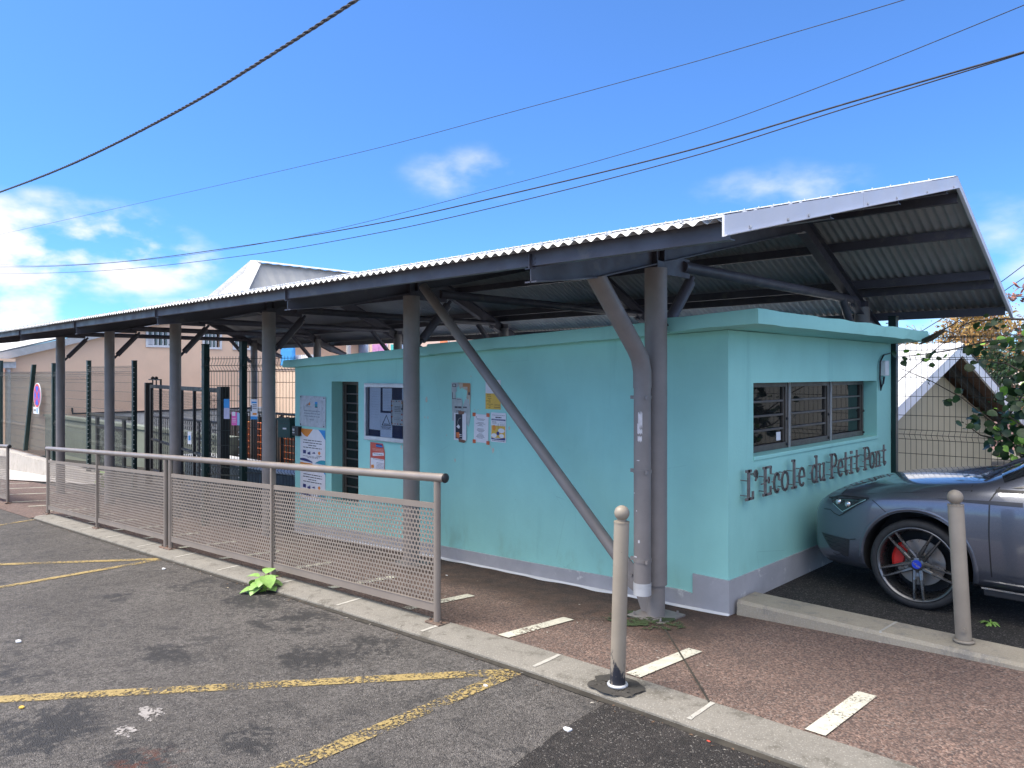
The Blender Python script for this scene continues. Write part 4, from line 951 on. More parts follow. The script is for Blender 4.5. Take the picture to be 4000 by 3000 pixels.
def barrier(posts, xr0, xr1, label):
    b = thing('street_barrier', (posts[0], YP, pav_z(posts[0], YP)), label, 'barrier', 'perforated street barriers on the kerb')
    mb = MB(); mb.tube([(xr0, YP, rail_z(xr0)), (xr1, YP, rail_z(xr1))], .030, 24); mb.build('handrail', M_rail, b, smooth=40)
    for xe, sg in ((xr0, -1), (xr1, 1)):
        mb = MB(); mb.tube([(xe+sg*.0005, YP, rail_z(xe)), (xe+sg*.006, YP, rail_z(xe))], .0325, 20); mb.sphere((xe+sg*.006, YP, rail_z(xe)), .030, 16, 8, sc=(.35, 1, 1)); mb.build('end_cap', M_plastic, b, smooth=40)
    for i, x in enumerate(posts):
        zg = pav_z(x, YP); zt_ = rail_z(x)-.026
        mb = MB(); mid = (i % 3 == 1)
        if mid: mb.bx(x-.013, x+.013, YP-.022, YP+.022, zg+.006, zt_)
        else: mb.tube([(x, YP, zg+.006), (x, YP, zt_)], .024, 18)
        ps = mb.build('post', M_panel, b, smooth=40)
        mb = MB(); mb.box((x, YP, zg+.005), (.15, .10, .012)); 
        for a in (-.055, .055): mb.tube([(x+a, YP-.015, zg+.012), (x+a, YP-.015, zg+.028)], .009, 6)
        mb.build('foot_plate', mat('rusty_plate', (.14, .10, .08, 1), .7, 0, .3, 30, dirt=((.3, .1, .04, 1), 30, .55, .7)), ps, bevel=.002)
    for i in range(len(posts)-1):
        if i % 3 == 2: continue
        xa, xb = posts[i]+(.024 if i % 3 == 0 else .013), posts[i+1]-(.013 if i % 3 == 0 else .024)
        top = lambda x: rail_z(x)-.175; bot = lambda x: top(x)-.745
        fr = MB()
        def bar(za, zb_, w_):    # sloped flat bar
            fr.prism([(xa, YP-w_, za(xa)), (xb, YP-w_, za(xb)), (xb, YP-w_, zb_(xb)), (xa, YP-w_, zb_(xa))], (0, 2*w_, 0))
        bar(top, lambda x: top(x)-.040, .006); bar(lambda x: bot(x)+.058, bot, .006); bar(lambda x: bot(x)+.062, lambda x: bot(x)+.055, .009)
        for xq in (xa, xb-.012): fr.prism([(xq, YP-.004, top(xq)-.041), (xq+.012, YP-.004, top(xq)-.041), (xq+.012, YP-.004, bot(xq)+.063), (xq, YP-.004, bot(xq)+.063)], (0, .008, 0))
        f = fr.build('panel_frame', M_panel, b)
        mb = MB(); hexholes(mb, xa+.012, xb-.012, lambda x: bot(x)+.064, lambda x: top(x)-.042)
        mb.build('perforated_sheet', M_panel, f, solid=.002)
    return b
PX = [atY(p, 1900, YP).x for p in (188, 382, 648, 667, 1066, 1708)]
barrier([PX[0], PX[1], PX[2], PX[3], PX[4], PX[5]], PX[0]-.06, atY(1738, 1868, YP).x, 'long taupe barrier with perforated panels along the kerb in front of the shelter')
b2 = [-15.32, -16.9, -18.5]; b2 = b2[::-1]
barrier(b2, -18.6, -15.22, 'second taupe barrier at the left edge of the picture, beyond the gap')

# ------------------------------------------------------------------ bollards
def bollard(base, lean, top, label, r=.040, worn=True):
    b = thing('bollard', base, label, 'bollard', 'taupe ball-topped bollards'); H = top
    ax = Vector(lean); up = Vector((ax.x, ax.y, 1)).normalized(); B = Vector(base)
    at_ = lambda h: B+up*h
    mb = MB(); mb.tube([at_(0), at_(H-.100), at_(H-.096)], [r, r, r*.96], 28); p = mb.build('post', M_bw if worn else M_boll, b, smooth=40)
    mb = MB(); mb.tube([at_(H-.098), at_(H-.089)], r*1.03, 28); mb.tube([at_(H-.089), at_(H-.074)], r*.55, 18); mb.build('neck', M_boll, b, smooth=40)
    mb = MB(); c = at_(H-.045); mb.sphere(c, r*.98+.001, 24, 16); mb.build('ball', M_boll, b, smooth=True)
    mb = MB(); pts = [B+Vector((math.cos(2*math.pi*i/24)*(r+.007), math.sin(2*math.pi*i/24)*(r+.007), .012)) for i in range(25)]; mb.tube(pts, .009, 8, cap=False); mb.build('base_ring', M_galv if worn else M_boll, b, smooth=True)
    return b
def bollmat():
    s = N('scraped_bollard_paint'); z = s.xyz()[2]
    lo = s.rng(z, .33, .0); n = s.noise(30, 6, .75, (1, 1, .35)); n2 = s.noise(22, 4, .6, (1, 1, 3))
    f = s.rng(s.math('ADD', n, s.math('MULTIPLY', lo, .34)), .71, .80)
    c = s.mix(s.rng(s.noise(6, 4), .3, .7), (.275, .235, .19, 1), (.235, .20, .16, 1)); c = s.mix(f, c, (.018, .02, .03, 1)); c = s.mix(s.rng(n2, .72, .76, 0, .7), c, (.08, .07, .06, 1))
    s.col(c); s.rough(.5); return s.m
M_bw = bollmat()
lb = onroad(2410, 2690); lb = Vector((-2.365, 3.262, pav_z(-2.37, YK1)+.004))
bollard(lb, (.030, -.0, 0), .965, 'leaning taupe bollard with black scrape marks at its foot, in front of the downpipe')
rb = Vector((-1.200, 5.195, -1.627))
bb = bollard(rb, (-.046, -.030, 0), .925, 'taupe bollard on the raised kerb in front of the car', r=.044, worn=False)
mb = MB(); q = rb+Vector((.009, -.047, .085)); mb.tube([q, q+Vector((0, -.012, 0))], .016, 14); mb.tube([q+Vector((0, -.012, 0)), q+Vector((0, -.016, 0))], .008, 8); mb.build('lock', M_boll, bb)
# ------------------------------------------------------------------ car
def carpaint():
    s = N('metallic_grey_car_paint')
    s.col(s.mix(s.rng(s.noise(900, 1), .4, .6), (.105, .115, .15, 1), (.165, .178, .22, 1)))
    s.b.inputs['Metallic'].default_value = .75; s.b.inputs['Roughness'].default_value = .34; s.b.inputs['Coat Weight'].default_value = 1; s.b.inputs['Coat Roughness'].default_value = .03
    return s.m
M_car = carpaint()
M_tyre = mat('tyre_rubber', (.022, .022, .024, 1), .75, 0, .15, 20)
M_rim = mat('anthracite_rim', (.14, .14, .145, 1), .30, .85, .05, 10)
M_lip = mat('polished_rim_lip', (.20, .20, .21, 1), .38, .9)
M_disc = mat('brake_disc', (.32, .30, .29, 1), .35, .8, .05, 10)
M_cal = mat('red_caliper', (.55, .02, .015, 1), .4)
M_cap = mat('blue_cap', (.01, .05, .55, 1), .3)
M_cglass = mat('car_glass', (.012, .014, .018, 1), .03, 0, 0, 5, spec=1.0, coat=.6)
M_lamp = mat('headlamp_lens', (.012, .014, .018, 1), .05, 0, .3, 40, spec=.9, coat=1)
M_trim = mat('bright_trim', (.6, .61, .63, 1), .2, .9)
X0c, YCc, ZG = -2.54, 6.765, -1.683
car = thing('parked_car', (X0c+.95, 5.95, ZG), 'metallic dark grey hatchback parked with its nose against the teal gable wall', 'car')
HT = [(0, .50), (.03, .60), (.10, .70), (.22, .785), (.4, .845), (.7, .895), (1.0, .93), (1.22, .955), (1.30, .97), (1.6, 1.17), (1.9, 1.34), (2.1, 1.40), (2.5, 1.445), (3.0, 1.435), (3.5, 1.37), (3.8, 1.26), (4.1, .98), (4.2, .92), (4.26, .62)]
HB = [(0, .50), (.03, .585), (.10, .665), (.22, .725), (.4, .775), (.7, .825), (1.0, .865), (1.3, .905), (2.0, .935), (3.0, .97), (4.0, .99), (4.2, .88), (4.26, .60)]
HS = [(0, .46), (.03, .52), (.10, .60), (.22, .66), (.4, .715), (.6, .755), (.95, .785), (1.4, .80), (3.0, .83), (4.1, .82), (4.26, .56)]
WD = [(0, .42), (.02, .52), (.06, .62), (.12, .71), (.22, .79), (.36, .852), (.55, .888), (.8, .903), (1.2, .905), (3.4, .905), (3.9, .87), (4.2, .80), (4.26, .66)]
BT = [(0, .26), (.05, .20), (.2, .165), (.5, .17), (1, .19), (3.2, .19), (4.0, .22), (4.26, .34)]
def sect(s):
    ht, hb, hs, w, b = (interp(t, s) for t in (HT, HB, HS, WD, BT))
    cab = max(0, min(1, (ht-hb-.07)/.40))
    w7 = .82+(.66-.82)*cab; w8 = .5+(.45-.5)*cab
    h7 = hb+(ht-hb)*(.55+.32*cab)
    mid = hs*.55+b*.45
    P = [(0, b), (.78, b), (.95, b+.045), (.99, b+.14), (1.0, mid+.03), (.995, hs-.075), (.985, hs), (.955, (hs+hb)/2+.01), (.915, hb), (w7, h7), (w8, ht-.012), (0, ht)]
    return [(w*u, h) for u, h in P]
ST = [0, .015, .04, .08, .14, .22, .32, .45, .6, .75, .92, 1.08, 1.22, 1.3, 1.45, 1.6, 1.75, 1.9, 2.05, 2.3, 2.6, 2.9, 3.2, 3.5, 3.7, 3.9, 4.05, 4.15, 4.22, 4.26]
mb = MB(); vs = []; nS = 12
for s_ in ST:
    P = sect(s_); ring = [(-y, h) for y, h in P]+[(y, h) for y, h in P[::-1][1:-1]]
    vs += [(X0c+s_, YCc+y, ZG+h) for y, h in ring]
R_ = 2*nS-2
fs = [(i*R_+j, (i+1)*R_+j, (i+1)*R_+(j+1) % R_, i*R_+(j+1) % R_) for i in range(len(ST)-1) for j in range(R_)]
fs += [tuple(range(R_))[::-1], tuple((len(ST)-1)*R_+j for j in range(R_))]
mb.add(vs, fs)
body = mb.build('body', [M_car, M_dark], car, smooth=True)
bm_ = bmesh.new(); bm_.from_mesh(body.data); bmesh.ops.recalc_face_normals(bm_, faces=bm_.faces)
for e in bm_.edges:                                      # keep the shoulder crease
    js = sorted((v.index % R_) for v in e.verts)
    if js[0] == js[1] and js[0] in (6, R_-6): pass
bm_.to_mesh(body.data); bm_.free()
def bake(o):
    dg = bpy.context.evaluated_depsgraph_get(); me = bpy.data.meshes.new_from_object(o.evaluated_get(dg)); o.modifiers.clear(); o.data = me
md = body.modifiers.new('sub', 'SUBSURF'); md.levels = 2; md.render_levels = 2
bake(body)
def cutter(x, y0, y1, r, z):
    mb = MB(); n = 56; v0 = [(x+r*math.cos(2*math.pi*i/n), y0, z+r*math.sin(2*math.pi*i/n)) for i in range(n)]; v1 = [(a, y1, c) for a, b_, c in v0]
    mb.add(v0+v1, [tuple(range(n)), tuple(range(n, 2*n))[::-1]]+[(i, n+i, n+(i+1) % n, (i+1) % n) for i in range(n)], 1)
    c = mb.build('cut', [M_car, M_dark]); bm = bmesh.new(); bm.from_mesh(c.data); bmesh.ops.recalc_face_normals(bm, faces=bm.faces); bm.to_mesh(c.data); bm.free(); return c
WX = [X0c+.877, X0c+.877+2.63]; WR = .3165
for wx in WX:
    for y0, y1 in ((5.6, 6.16), (7.37, 7.9)):
        c = cutter(wx, y0, y1, .362, ZG+.335); m_ = body.modifiers.new('b', 'BOOLEAN'); m_.operation = 'DIFFERENCE'; m_.object = c; m_.solver = 'EXACT'; m_.material_mode = 'TRANSFER' if hasattr(m_, 'material_mode') else 'INDEX'
        bake(body); bpy.data.objects.remove(c, do_unlink=True)
body.data.set_sharp_from_angle(angle=math.radians(32))
def wy(s_, h):                                            # approximate y of the near side at station s, height h
    P = [p for p in sect(s_)][1:]
    for (y0, h0), (y1, h1) in zip(P, P[1:]):
        if min(h0, h1) <= h <= max(h0, h1) and abs(h1-h0) > 1e-6: return YCc-(y0+(y1-y0)*(h-h0)/(h1-h0))
    return YCc-P[3][0]
def patch(poly, name, m, parent, off=.004, sub=12, thick=0, side=1, pairs=None):
    """surface patch over the body: poly is four (s, h) corners, filled bilinearly"""
    a, b, c, d = poly; vs = []; n = sub
    for i in range(n+1):
        for j in range(n+1):
            u, v = i/n, j/n; s_ = (a[0]*(1-u)+b[0]*u)*(1-v)+(d[0]*(1-u)+c[0]*u)*v; h = (a[1]*(1-u)+b[1]*u)*(1-v)+(d[1]*(1-u)+c[1]*u)*v
            vs.append((X0c+s_, wy(s_, h)-.02, ZG+h))
    mb = MB(); mb.add(vs, [(i*(n+1)+j, (i+1)*(n+1)+j, (i+1)*(n+1)+j+1, i*(n+1)+j+1) for i in range(n) for j in range(n)])
    o = mb.build(name, m, parent, smooth=True)
    sw = o.modifiers.new('sw', 'SHRINKWRAP'); sw.target = body; sw.wrap_method = 'NEAREST_SURFACEPOINT'; sw.wrap_mode = 'ABOVE_SURFACE'; sw.offset = off
    bake(o); return o
def line(pts, name, m, parent, r=.003, off=.001, n=5):
    P = []
    for (a, b), (c, d) in zip(pts, pts[1:]):
        for i in range(6): P.append((a+(c-a)*i/6, b+(d-b)*i/6))
    P.append(pts[-1]); mb = MB(); k = len(P)
    vs = []
    for i, (s_, h) in enumerate(P):
        q = P[min(i+1, k-1)]; p = P[max(i-1, 0)]; t = Vector((q[0]-p[0], q[1]-p[1])).normalized(); nx, nz = -t.y*r, t.x*r
        for sg in (-1, 1): vs.append((X0c+s_+nx*sg, wy(s_+nx*sg, h+nz*sg)-.02, ZG+h+nz*sg))
    mb.add(vs, [(2*i, 2*i+2, 2*i+3, 2*i+1) for i in range(k-1)])
    o = mb.build(name, m, parent, smooth=True); sw = o.modifiers.new('sw', 'SHRINKWRAP'); sw.target = body; sw.wrap_method = 'NEAREST_SURFACEPOINT'; sw.wrap_mode = 'ABOVE_SURFACE'; sw.offset = off
    bake(o); return o
def hit(zx_, zy_):                                     # where a line of sight meets the near flank
    px, py = 3150+.4339*zx_, 1700+.434*zy_; a, b = ray(px); best = None
    for i in range(1200):
        d = 4.6+i*.0018; X, Y, Z = a*d, b*d, (HY-py)/F*d
        s_ = X-X0c
        if s_ < 0: continue
        h = Z-ZG
        if Y >= wy(s_, h): return (s_, h)
    return (max(0, a*6-X0c), 0)
def hits(l): return [hit(*q) for q in l]
# bonnet gap, door gaps, wing-bumper gap
line(hits([(202, 548), (330, 530), (440, 540), (560, 556)]), 'bonnet_front_gap', M_plastic, car, .0055)
line(hits([(325, 520), (350, 485), (400, 455), (480, 432), (620, 412), (880, 397), (1100, 388), (1330, 376), (1450, 366)]), 'bonnet_gap', M_plastic, car, .0035)
line(hits([(1450, 366), (1492, 452)]), 'wing_gap', M_plastic, car, .004)
line(hits([(1745, 452), (1652, 580), (1643, 900), (1668, 1285)]), 'door_gap', M_plastic, car, .0045)
line(hits([(585, 570), (700, 680), (770, 735)]), 'bumper_gap', M_plastic, car, .003)
line([(2.42, .90), (2.44, .5), (2.42, .245)], 'door_gap', M_plastic, car, .0045)
patch(hits([(1160, 555), (1950, 600)])+[(3.7, .80)][:0]+hits([(1950, 645), (1400, 596)]), 'shoulder_shade_band', mat('shaded_metallic_crease', (.055, .058, .068, 1), .4, .5), car, .0015, 16)  # dark band laid on the flank, painting the shade along the shoulder
# headlamp
hl = patch(hits([(222, 552), (546, 565), (322, 695), (233, 602)]), 'headlight', M_lamp, car, .004, 12)
line(hits([(236, 604), (318, 684), (345, 672), (532, 572)]), 'light_strip', M_trim, hl, .003, .008)
line(hits([(222, 552), (380, 556), (560, 560), (330, 700), (290, 722)]), 'headlight_shroud', M_plastic, hl, .0035, .006)
for (s_, h) in hits([(290, 600), (372, 622)]):
    mb = MB(); p = Vector((X0c+s_, wy(s_, h)+.004, ZG+h)); mb.sphere(p, .024, 14, 8, sc=(1, .5, 1)); mb.build('lamp_projector', M_trim, hl, smooth=True)
line(hits([(150, 656), (205, 662), (245, 700), (290, 722), (330, 700)]), 'bumper_line', M_plastic, car, .0035)
# corner grille
gr = patch(hits([(130, 868), (382, 938), (370, 1100), (200, 1008)]), 'corner_grille', M_plastic, car, .003, 10)
for k in range(5):
    q0 = 165+18*k; y0_ = 905+38*k; line(hits([(q0, y0_), (q0+(350-q0)*.3, y0_+22), (q0+(350-q0)*.6, y0_+12), (350, y0_+40)]), 'grille_bar', mat('grille_gloss', (.05, .05, .06, 1), .2, .3), gr, .004, .006)
line(hits([(385, 940), (438, 934)]), 'grille_blade', M_plastic, gr, .004, .004)
line(hits([(150, 1085), (280, 1120), (425, 1142)]), 'splitter', M_car, car, .008, .010)
# front grille and badge-less nose (hidden against the wall, seen from other places)
mb = MB(); mb.bx(X0c-.004, X0c+.01, YCc-.38, YCc+.38, ZG+.30, ZG+.44); mb.build('front_grille', M_plastic, car, bevel=.01)
# arches
for wx in WX:
    mb = MB(); n = 40; vs = []; s0 = wx-X0c
    for i in range(n+1):
        a = math.radians(-12+204*i/n)
        for rr, dy in ((.362, .014), (.364, .001), (.388, .000), (.398, .010)):
            s_ = s0+rr*math.cos(a); h = .335+rr*math.sin(a); h = max(h, .2)
            vs.append((X0c+s_, wy(min(4.2, max(.0, s_)), h)+dy, ZG+h))
    mb.add(vs, [(i*4+j, (i+1)*4+j, (i+1)*4+j+1, i*4+j+1) for i in range(n) for j in range(3)])
    mb.build('wheel_arch_lip', M_car, car, smooth=True)
mb = MB(); mb.bx(X0c+1.30, X0c+3.15, 5.872, 5.90, ZG+.19, ZG+.235); mb.build('sill', M_plastic, car, bevel=.006)
mb = MB(); mb.bx(X0c+1.29, X0c+3.15, 5.862, 5.874, ZG+.236, ZG+.246); mb.build('sill_trim', M_trim, car)
patch([(1.42, .335), (2.4, .335), (2.4, .30), (1.5, .30)], 'door_crease', M_car, car, .010, 8)
# glass
def glasspatch(rows, name, off=.005):
    n = len(rows[0]); mb = MB(); mb.add([v for r in rows for v in r], [(i*n+j, i*n+j+1, (i+1)*n+j+1, (i+1)*n+j) for i in range(len(rows)-1) for j in range(n-1)])
    o = mb.build(name, M_cglass, car, smooth=True); sw = o.modifiers.new('sw', 'SHRINKWRAP'); sw.target = body; sw.wrap_method = 'NEAREST_SURFACEPOINT'; sw.wrap_mode = 'ABOVE_SURFACE'; sw.offset = off; bake(o); return o
def top_y(s_, h, lim):  # half width of the body at height h
    return YCc-wy(s_, h)
rows = []
for i in range(9):
    s_ = 1.29+.70*i/8; ht = interp(HT, s_); w = .80-.16*(i/8)
    rows.append([(X0c+s_+.10*abs((j-8)/8)**2*(1-i/9), YCc+w*(j-8)/8, ZG+ht+.02) for j in range(17)])
glasspatch(rows, 'windscreen')
rows = [[(X0c+a, YCc+.62*(j-5)/5, ZG+interp(HT, a)+.02) for j in range(11)] for a in (3.62, 3.72, 3.82, 3.92, 4.02)]; glasspatch(rows, 'rear_window')
for side in (-1, 1):
    for a0, a1, b0, b1, nm in ((1.44, 2.40, 2.02, 2.40, 'side_window'), (2.46, 3.25, 2.46, 3.18, 'side_window')):
        rows = []
        for i in range(8):
            t = i/7; row = []
            for j in range(9):
                u = j/8; s_ = (a0+(a1-a0)*u)*(1-t)+(b0+(b1-b0)*u)*t; hb = interp(HB, s_)+.012; ht = interp(HT, s_)-.085; h = hb+(max(ht, hb+.005)-hb)*t
                yy = YCc-wy(s_, h); row.append((X0c+s_, YCc+side*(yy+.01), ZG+h))
            rows.append(row)
        glasspatch(rows, nm)
line([(1.36, .905), (1.8, .925), (2.6, .955), (3.3, .975)], 'window_trim', M_plastic, car, .008, .004)
mb = MB(); 
for k in range(9): mb.tube([(X0c+1.25+.004*k, YCc-.62+.14*k, ZG+.952+.012*math.sin(k)), (X0c+1.27, YCc-.50+.14*k, ZG+.965)], .012, 6)
mb.build('cowl', M_plastic, car)
mb = MB(); mb.tube([(X0c+1.25, YCc-.35, ZG+.985), (X0c+1.36, YCc-.05, ZG+1.03), (X0c+1.42, YCc+.25, ZG+1.06)], .008, 6); mb.tube([(X0c+1.25, YCc+.25, ZG+.99), (X0c+1.38, YCc+.5, ZG+1.04)], .008, 6); mb.build('wiper', M_plastic, car)
mb = MB(); mb.sphere((X0c+1.72, YCc-.98, ZG+.99), .1, 16, 10, sc=(.7, 1, .75)); mb.tube([(X0c+1.68, YCc-.84, ZG+.95), (X0c+1.70, YCc-.95, ZG+.96)], .02, 8); mb.build('door_mirror', M_car, car, smooth=True)
# wheels
def wheel(wx, yo, side):
    C = Vector((wx, yo, ZG+WR)); e = -side                # outward direction along y
    w = bpy.data.objects.new('wheel', None); COL.objects.link(w); w.parent = car; w.location = C-car.location
    def ring(prof, n, m, nm, smooth=50):
        mb = MB(); vs = []
        for i in range(n):
            a = 2*math.pi*i/n
            for r, d in prof: vs.append((C.x+r*math.cos(a), C.y+e*d, C.z+r*math.sin(a)))
        k = len(prof); mb.add(vs, [(i*k+j, ((i+1) % n)*k+j, ((i+1) % n)*k+j+1, i*k+j+1) for i in range(n) for j in range(k-1)])
        return mb.build(nm, m, w, smooth=smooth)
    ring([(.225, -.20), (.30, -.20), (.3165, -.18), (.3165, -.02), (.312, -.004), (.303, .004), (.288, .008), (.270, .006), (.264, -.002), (.260, -.02)], 72, M_tyre, 'tyre')
    ring([(.264, -.003), (.2645, .004), (.256, .005), (.250, -.004), (.242, -.03), (.232, -.07), (.226, -.2)], 72, [M_rim], 'rim_barrel')
    ring([(.2635, .0055), (.259, .0075), (.252, .004), (.246, -.006)], 72, M_lip, 'rim_lip')
    ring([(.0, -.101), (.165, -.101), (.165, -.113), (.0, -.114)], 40, M_disc, 'brake_disc')
    ring([(.0, -.055), (.075, -.055), (.08, -.075), (.08, -.1)], 24, M_disc, 'hub_carrier')
    ring([(.0, -.199), (.24, -.199)], 24, M_dark, 'back_plate')
    rm = MB()
    def P(r, a, d): return (C.x+r*math.cos(a), C.y+e*d, C.z+r*math.sin(a))
    for k in range(5):
        a = math.radians(-90+4+72*k)
        for sg in (-1, 1):
            secs = [(.045, .42*sg, .019, -.018, .022), (.11, .21*sg, .013, -.006, .03), (.18, .15*sg, .0095, .000, .03), (.254, .118*sg, .0085, .0035, .03)]
            prev = None
            for (r, da, hw, d, th) in secs:
                aa = a+da; tx, tz = -math.sin(aa), math.cos(aa); c0 = Vector(P(r, aa, 0))
                q = [c0+Vector((tx*hw, e*(d-.006), tz*hw)), c0+Vector((tx*hw*.45, e*(d+.002), tz*hw*.45)), c0+Vector((-tx*hw*.45, e*(d+.002), -tz*hw*.45)), c0+Vector((-tx*hw, e*(d-.006), -tz*hw)), c0+Vector((-tx*hw*.9, e*(d-th), -tz*hw*.9)), c0+Vector((tx*hw*.9, e*(d-th), tz*hw*.9))]
                if prev: rm.add(prev+q, [(i, (i+1) % 6, 6+(i+1) % 6, 6+i) for i in range(6)])
                prev = q
            rm.add(prev, [tuple(range(6))])
        # web between the pair near the hub
        rm.add([P(.05, a-.5, -.022), P(.05, a+.5, -.022), P(.088, a+.24, -.014), P(.088, a-.24, -.014)], [(0, 1, 2, 3)])
    rm.build('spokes', M_rim, w, smooth=30)
    hubm = MB(); n = 36; prof = [(.0, -.012), (.034, -.012), (.048, -.016), (.066, -.026), (.070, -.05)]
    vs = [P(r, 2*math.pi*i/n, d) for i in range(n) for r, d in prof]; k = len(prof)
    hubm.add(vs, [(i*k+j, ((i+1) % n)*k+j, ((i+1) % n)*k+j+1, i*k+j+1) for i in range(n) for j in range(k-1)]); hubm.build('hub', M_rim, w, smooth=40)
    cp = MB(); vs = [P(.0, 0, -.006)]+[P(.031, 2*math.pi*i/28, -.0075) for i in range(28)]+[P(.0325, 2*math.pi*i/28, -.013) for i in range(28)]
    cp.add(vs, [(0, 1+i, 1+(i+1) % 28) for i in range(28)]+[(1+i, 29+i, 29+(i+1) % 28, 1+(i+1) % 28) for i in range(28)]); cap = cp.build('centre_cap', M_cap, w, smooth=40)
    lg = MB()
    for pts in ([(-.024, .012), (-.012, .009), (.002, .004), (.004, -.001), (-.010, .000)], [(-.018, .003), (.004, -.001), (.016, -.008)], [(-.006, -.002), (.002, -.010), (.004, -.015), (.018, -.017), (.024, -.014), (.010, -.007)]):
        for (a_, b_), (c_, d_) in zip(pts, pts[1:]):
            A = Vector((C.x+a_, C.y+e*-.0050, C.z+b_)); B = Vector((C.x+c_, C.y+e*-.0050, C.z+d_)); t = (B-A).normalized(); nn = Vector((-t.z, 0, t.x))*.0014
            lg.add([A-nn, B-nn, B+nn, A+nn], [(0, 1, 2, 3)])
    lg.build('cap_mark', M_trim, cap)
    nt_ = MB()
    for k in range(5):
        a = math.radians(-90+4+72*k); c0 = Vector(P(.048, a, -.010)); nt_.tube([c0, c0+Vector((0, e*.006, 0))], .0095, 10)
    nt_.build('bolt', M_dark, w)
    ca = MB(); vs = []; n = 12
    for i in range(n+1):
        a = math.radians(136+58*i/n)
        for r, d in ((.105, -.070), (.165, -.060), (.185, -.075), (.185, -.12), (.105, -.12)): vs.append(P(r, a, d))
    ca.add(vs, [(i*5+j, (i+1)*5+j, (i+1)*5+(j+1) % 5, i*5+(j+1) % 5) for i in range(n) for j in range(5)]+[(0, 1, 2, 3, 4), tuple(n*5+j for j in range(5))[::-1]])
    ca.build('brake_caliper', M_cal, w, smooth=30)
wheel(WX[0], 5.897, 1); wheel(WX[1], 5.897, 1); wheel(WX[0], YCc*2-5.897, -1); wheel(WX[1], YCc*2-5.897, -1)
# ------------------------------------------------------------------ welded mesh fences
def fence_panel(mb, A, B, z0, z1, step=.05, folds=(), r=.0021, hor=.2, foldd=.03, toplong=False):
    """vertical wires with V folds between A and B (xy), z range; folds are heights above z0"""
    A = Vector((A[0], A[1], 0)); B = Vector((B[0], B[1], 0)); t = B-A; ln = t.length; t.normalize(); n = Vector((-t.y, t.x, 0)); 
    if n.y > 0: n = -n
    pts = [(0, 0)]
    for f in folds:
        hh = .05
        pts += [(f-hh, 0), (f, foldd), (f+hh, 0)]
    if toplong: pts += [(z1-z0-.17, 0), (z1-z0-.09, foldd*1.3), (z1-z0-.03, foldd*.6), (z1-z0+.03, foldd*.6)]
    else: pts += [(z1-z0+.02, 0)]
    k = int(ln/step)
    for i in range(1, k):
        p = A+t*(step*i+(ln-k*step)/2)
        vs = []
        for (h, d) in pts:
            c = p+n*d+Vector((0, 0, z0+h))
            for a in (0, 2.09, 4.19): vs.append(c+t*math.cos(a)*r+n*math.sin(a)*r)
        mb.add(vs, [(q*3+j, q*3+(j+1) % 3, (q+1)*3+(j+1) % 3, (q+1)*3+j) for q in range(len(pts)-1) for j in range(3)])
    hs = []; h = .02
    while h < z1-z0-.01: hs.append((h, 0)); h += hor
    for f in folds: hs += [(f-.05, 0), (f+.05, 0)]
    if toplong: hs += [(z1-z0-.17, 0), (z1-z0-.09, foldd*1.3)]
    hs += [(z1-z0, foldd*.6 if toplong else 0)]
    for h, d in hs:
        a = A+n*(d+.004)+Vector((0, 0, z0+h)); b = B+n*(d+.004)+Vector((0, 0, z0+h)); mb.tube([a, b], r*1.15, 4)
def fpost(par, x, y, z0, z1, w=.07, m=None, lean=0, clips=True, clipside=-1):
    mb = MB(); mb.prism([(x-w/2, y-w/2, z0), (x+w/2, y-w/2, z0), (x+w/2, y+w/2, z0), (x-w/2, y+w/2, z0)], (lean, 0, z1-z0)); mb.bx(x-w/2-.004+lean, x+w/2+.004+lean, y-w/2-.004, y+w/2+.004, z1, z1+.012)
    p = mb.build('fence_post', m or M_green, par, bevel=.004)
    if clips:
        mb = MB(); h = z0+.12
        while h < z1-.05: mb.box((x+clipside*(w/2+.012)+lean*(h-z0)/(z1-z0), y-w/2+.012, h), (.024, .018, .010)); h += .1
        mb.build('fence_clips', M_galv, p)['kind'] = 'stuff'
    return p
# left fence on its low stone wall
YL = 5.90
def ptz(px, py, Y): return atY(px, py, Y)
lf = thing('mesh_fence', (-16.6, YL, pav_z(-16.6, 5)), 'dark green welded mesh fence on a low stone wall beyond the left columns', 'fence')
for px in (5, 210, 347, 525):
    v = ptz(px, 1410, YL); fpost(lf, v.x, YL, pav_z(v.x, 5)-.1, v.z-.0 if px != 210 else ptz(210, 1420, YL).z, .085, clips=(px > 300), clipside=1)
xs_ = [ptz(p, 1500, YL).x for p in (5, 118, 210, 347, 525)]
vt, vb = ptz(133, 1424, YL-.06), ptz(99, 1760, YL-.06)
lp = thing('leaning_fence_post', (vb.x, YL-.06, vb.z), 'dark green fence post leaning to the right beside the round no-stopping sign', 'post')
mb = MB(); w_ = .05; mb.prism([(vb.x-w_, YL-.06-w_, vb.z), (vb.x+w_, YL-.06-w_, vb.z), (vb.x+w_, YL-.06+w_, vb.z), (vb.x-w_, YL-.06+w_, vb.z)], (vt.x-vb.x, 0, vt.z-vb.z)); mb.build('post', M_green, lp, bevel=.004)
for i, (a, b, top, lo) in enumerate([(xs_[0]-5, xs_[0], 1456, 0), (xs_[0], xs_[2], 1456, 0), (xs_[2], xs_[3], 1455, 0), (xs_[3], xs_[4], 1435, 0)]):
    zt_ = (HY-top)/F*atY(200 if i < 3 else 440, 1400, YL).y/ray(200 if i < 3 else 440)[1]
    zb_ = pav_z((a+b)/2, 5)+(.55 if i < 3 else .25)
    mb = MB(); fold = (.62, 1.25) if i == 3 else (.75, )
    fence_panel(mb, (a, YL), (b, YL), zb_, zt_, .05, fold, .0032, .2, .03, True)
    mb.build('mesh_panel', M_wire, lf)
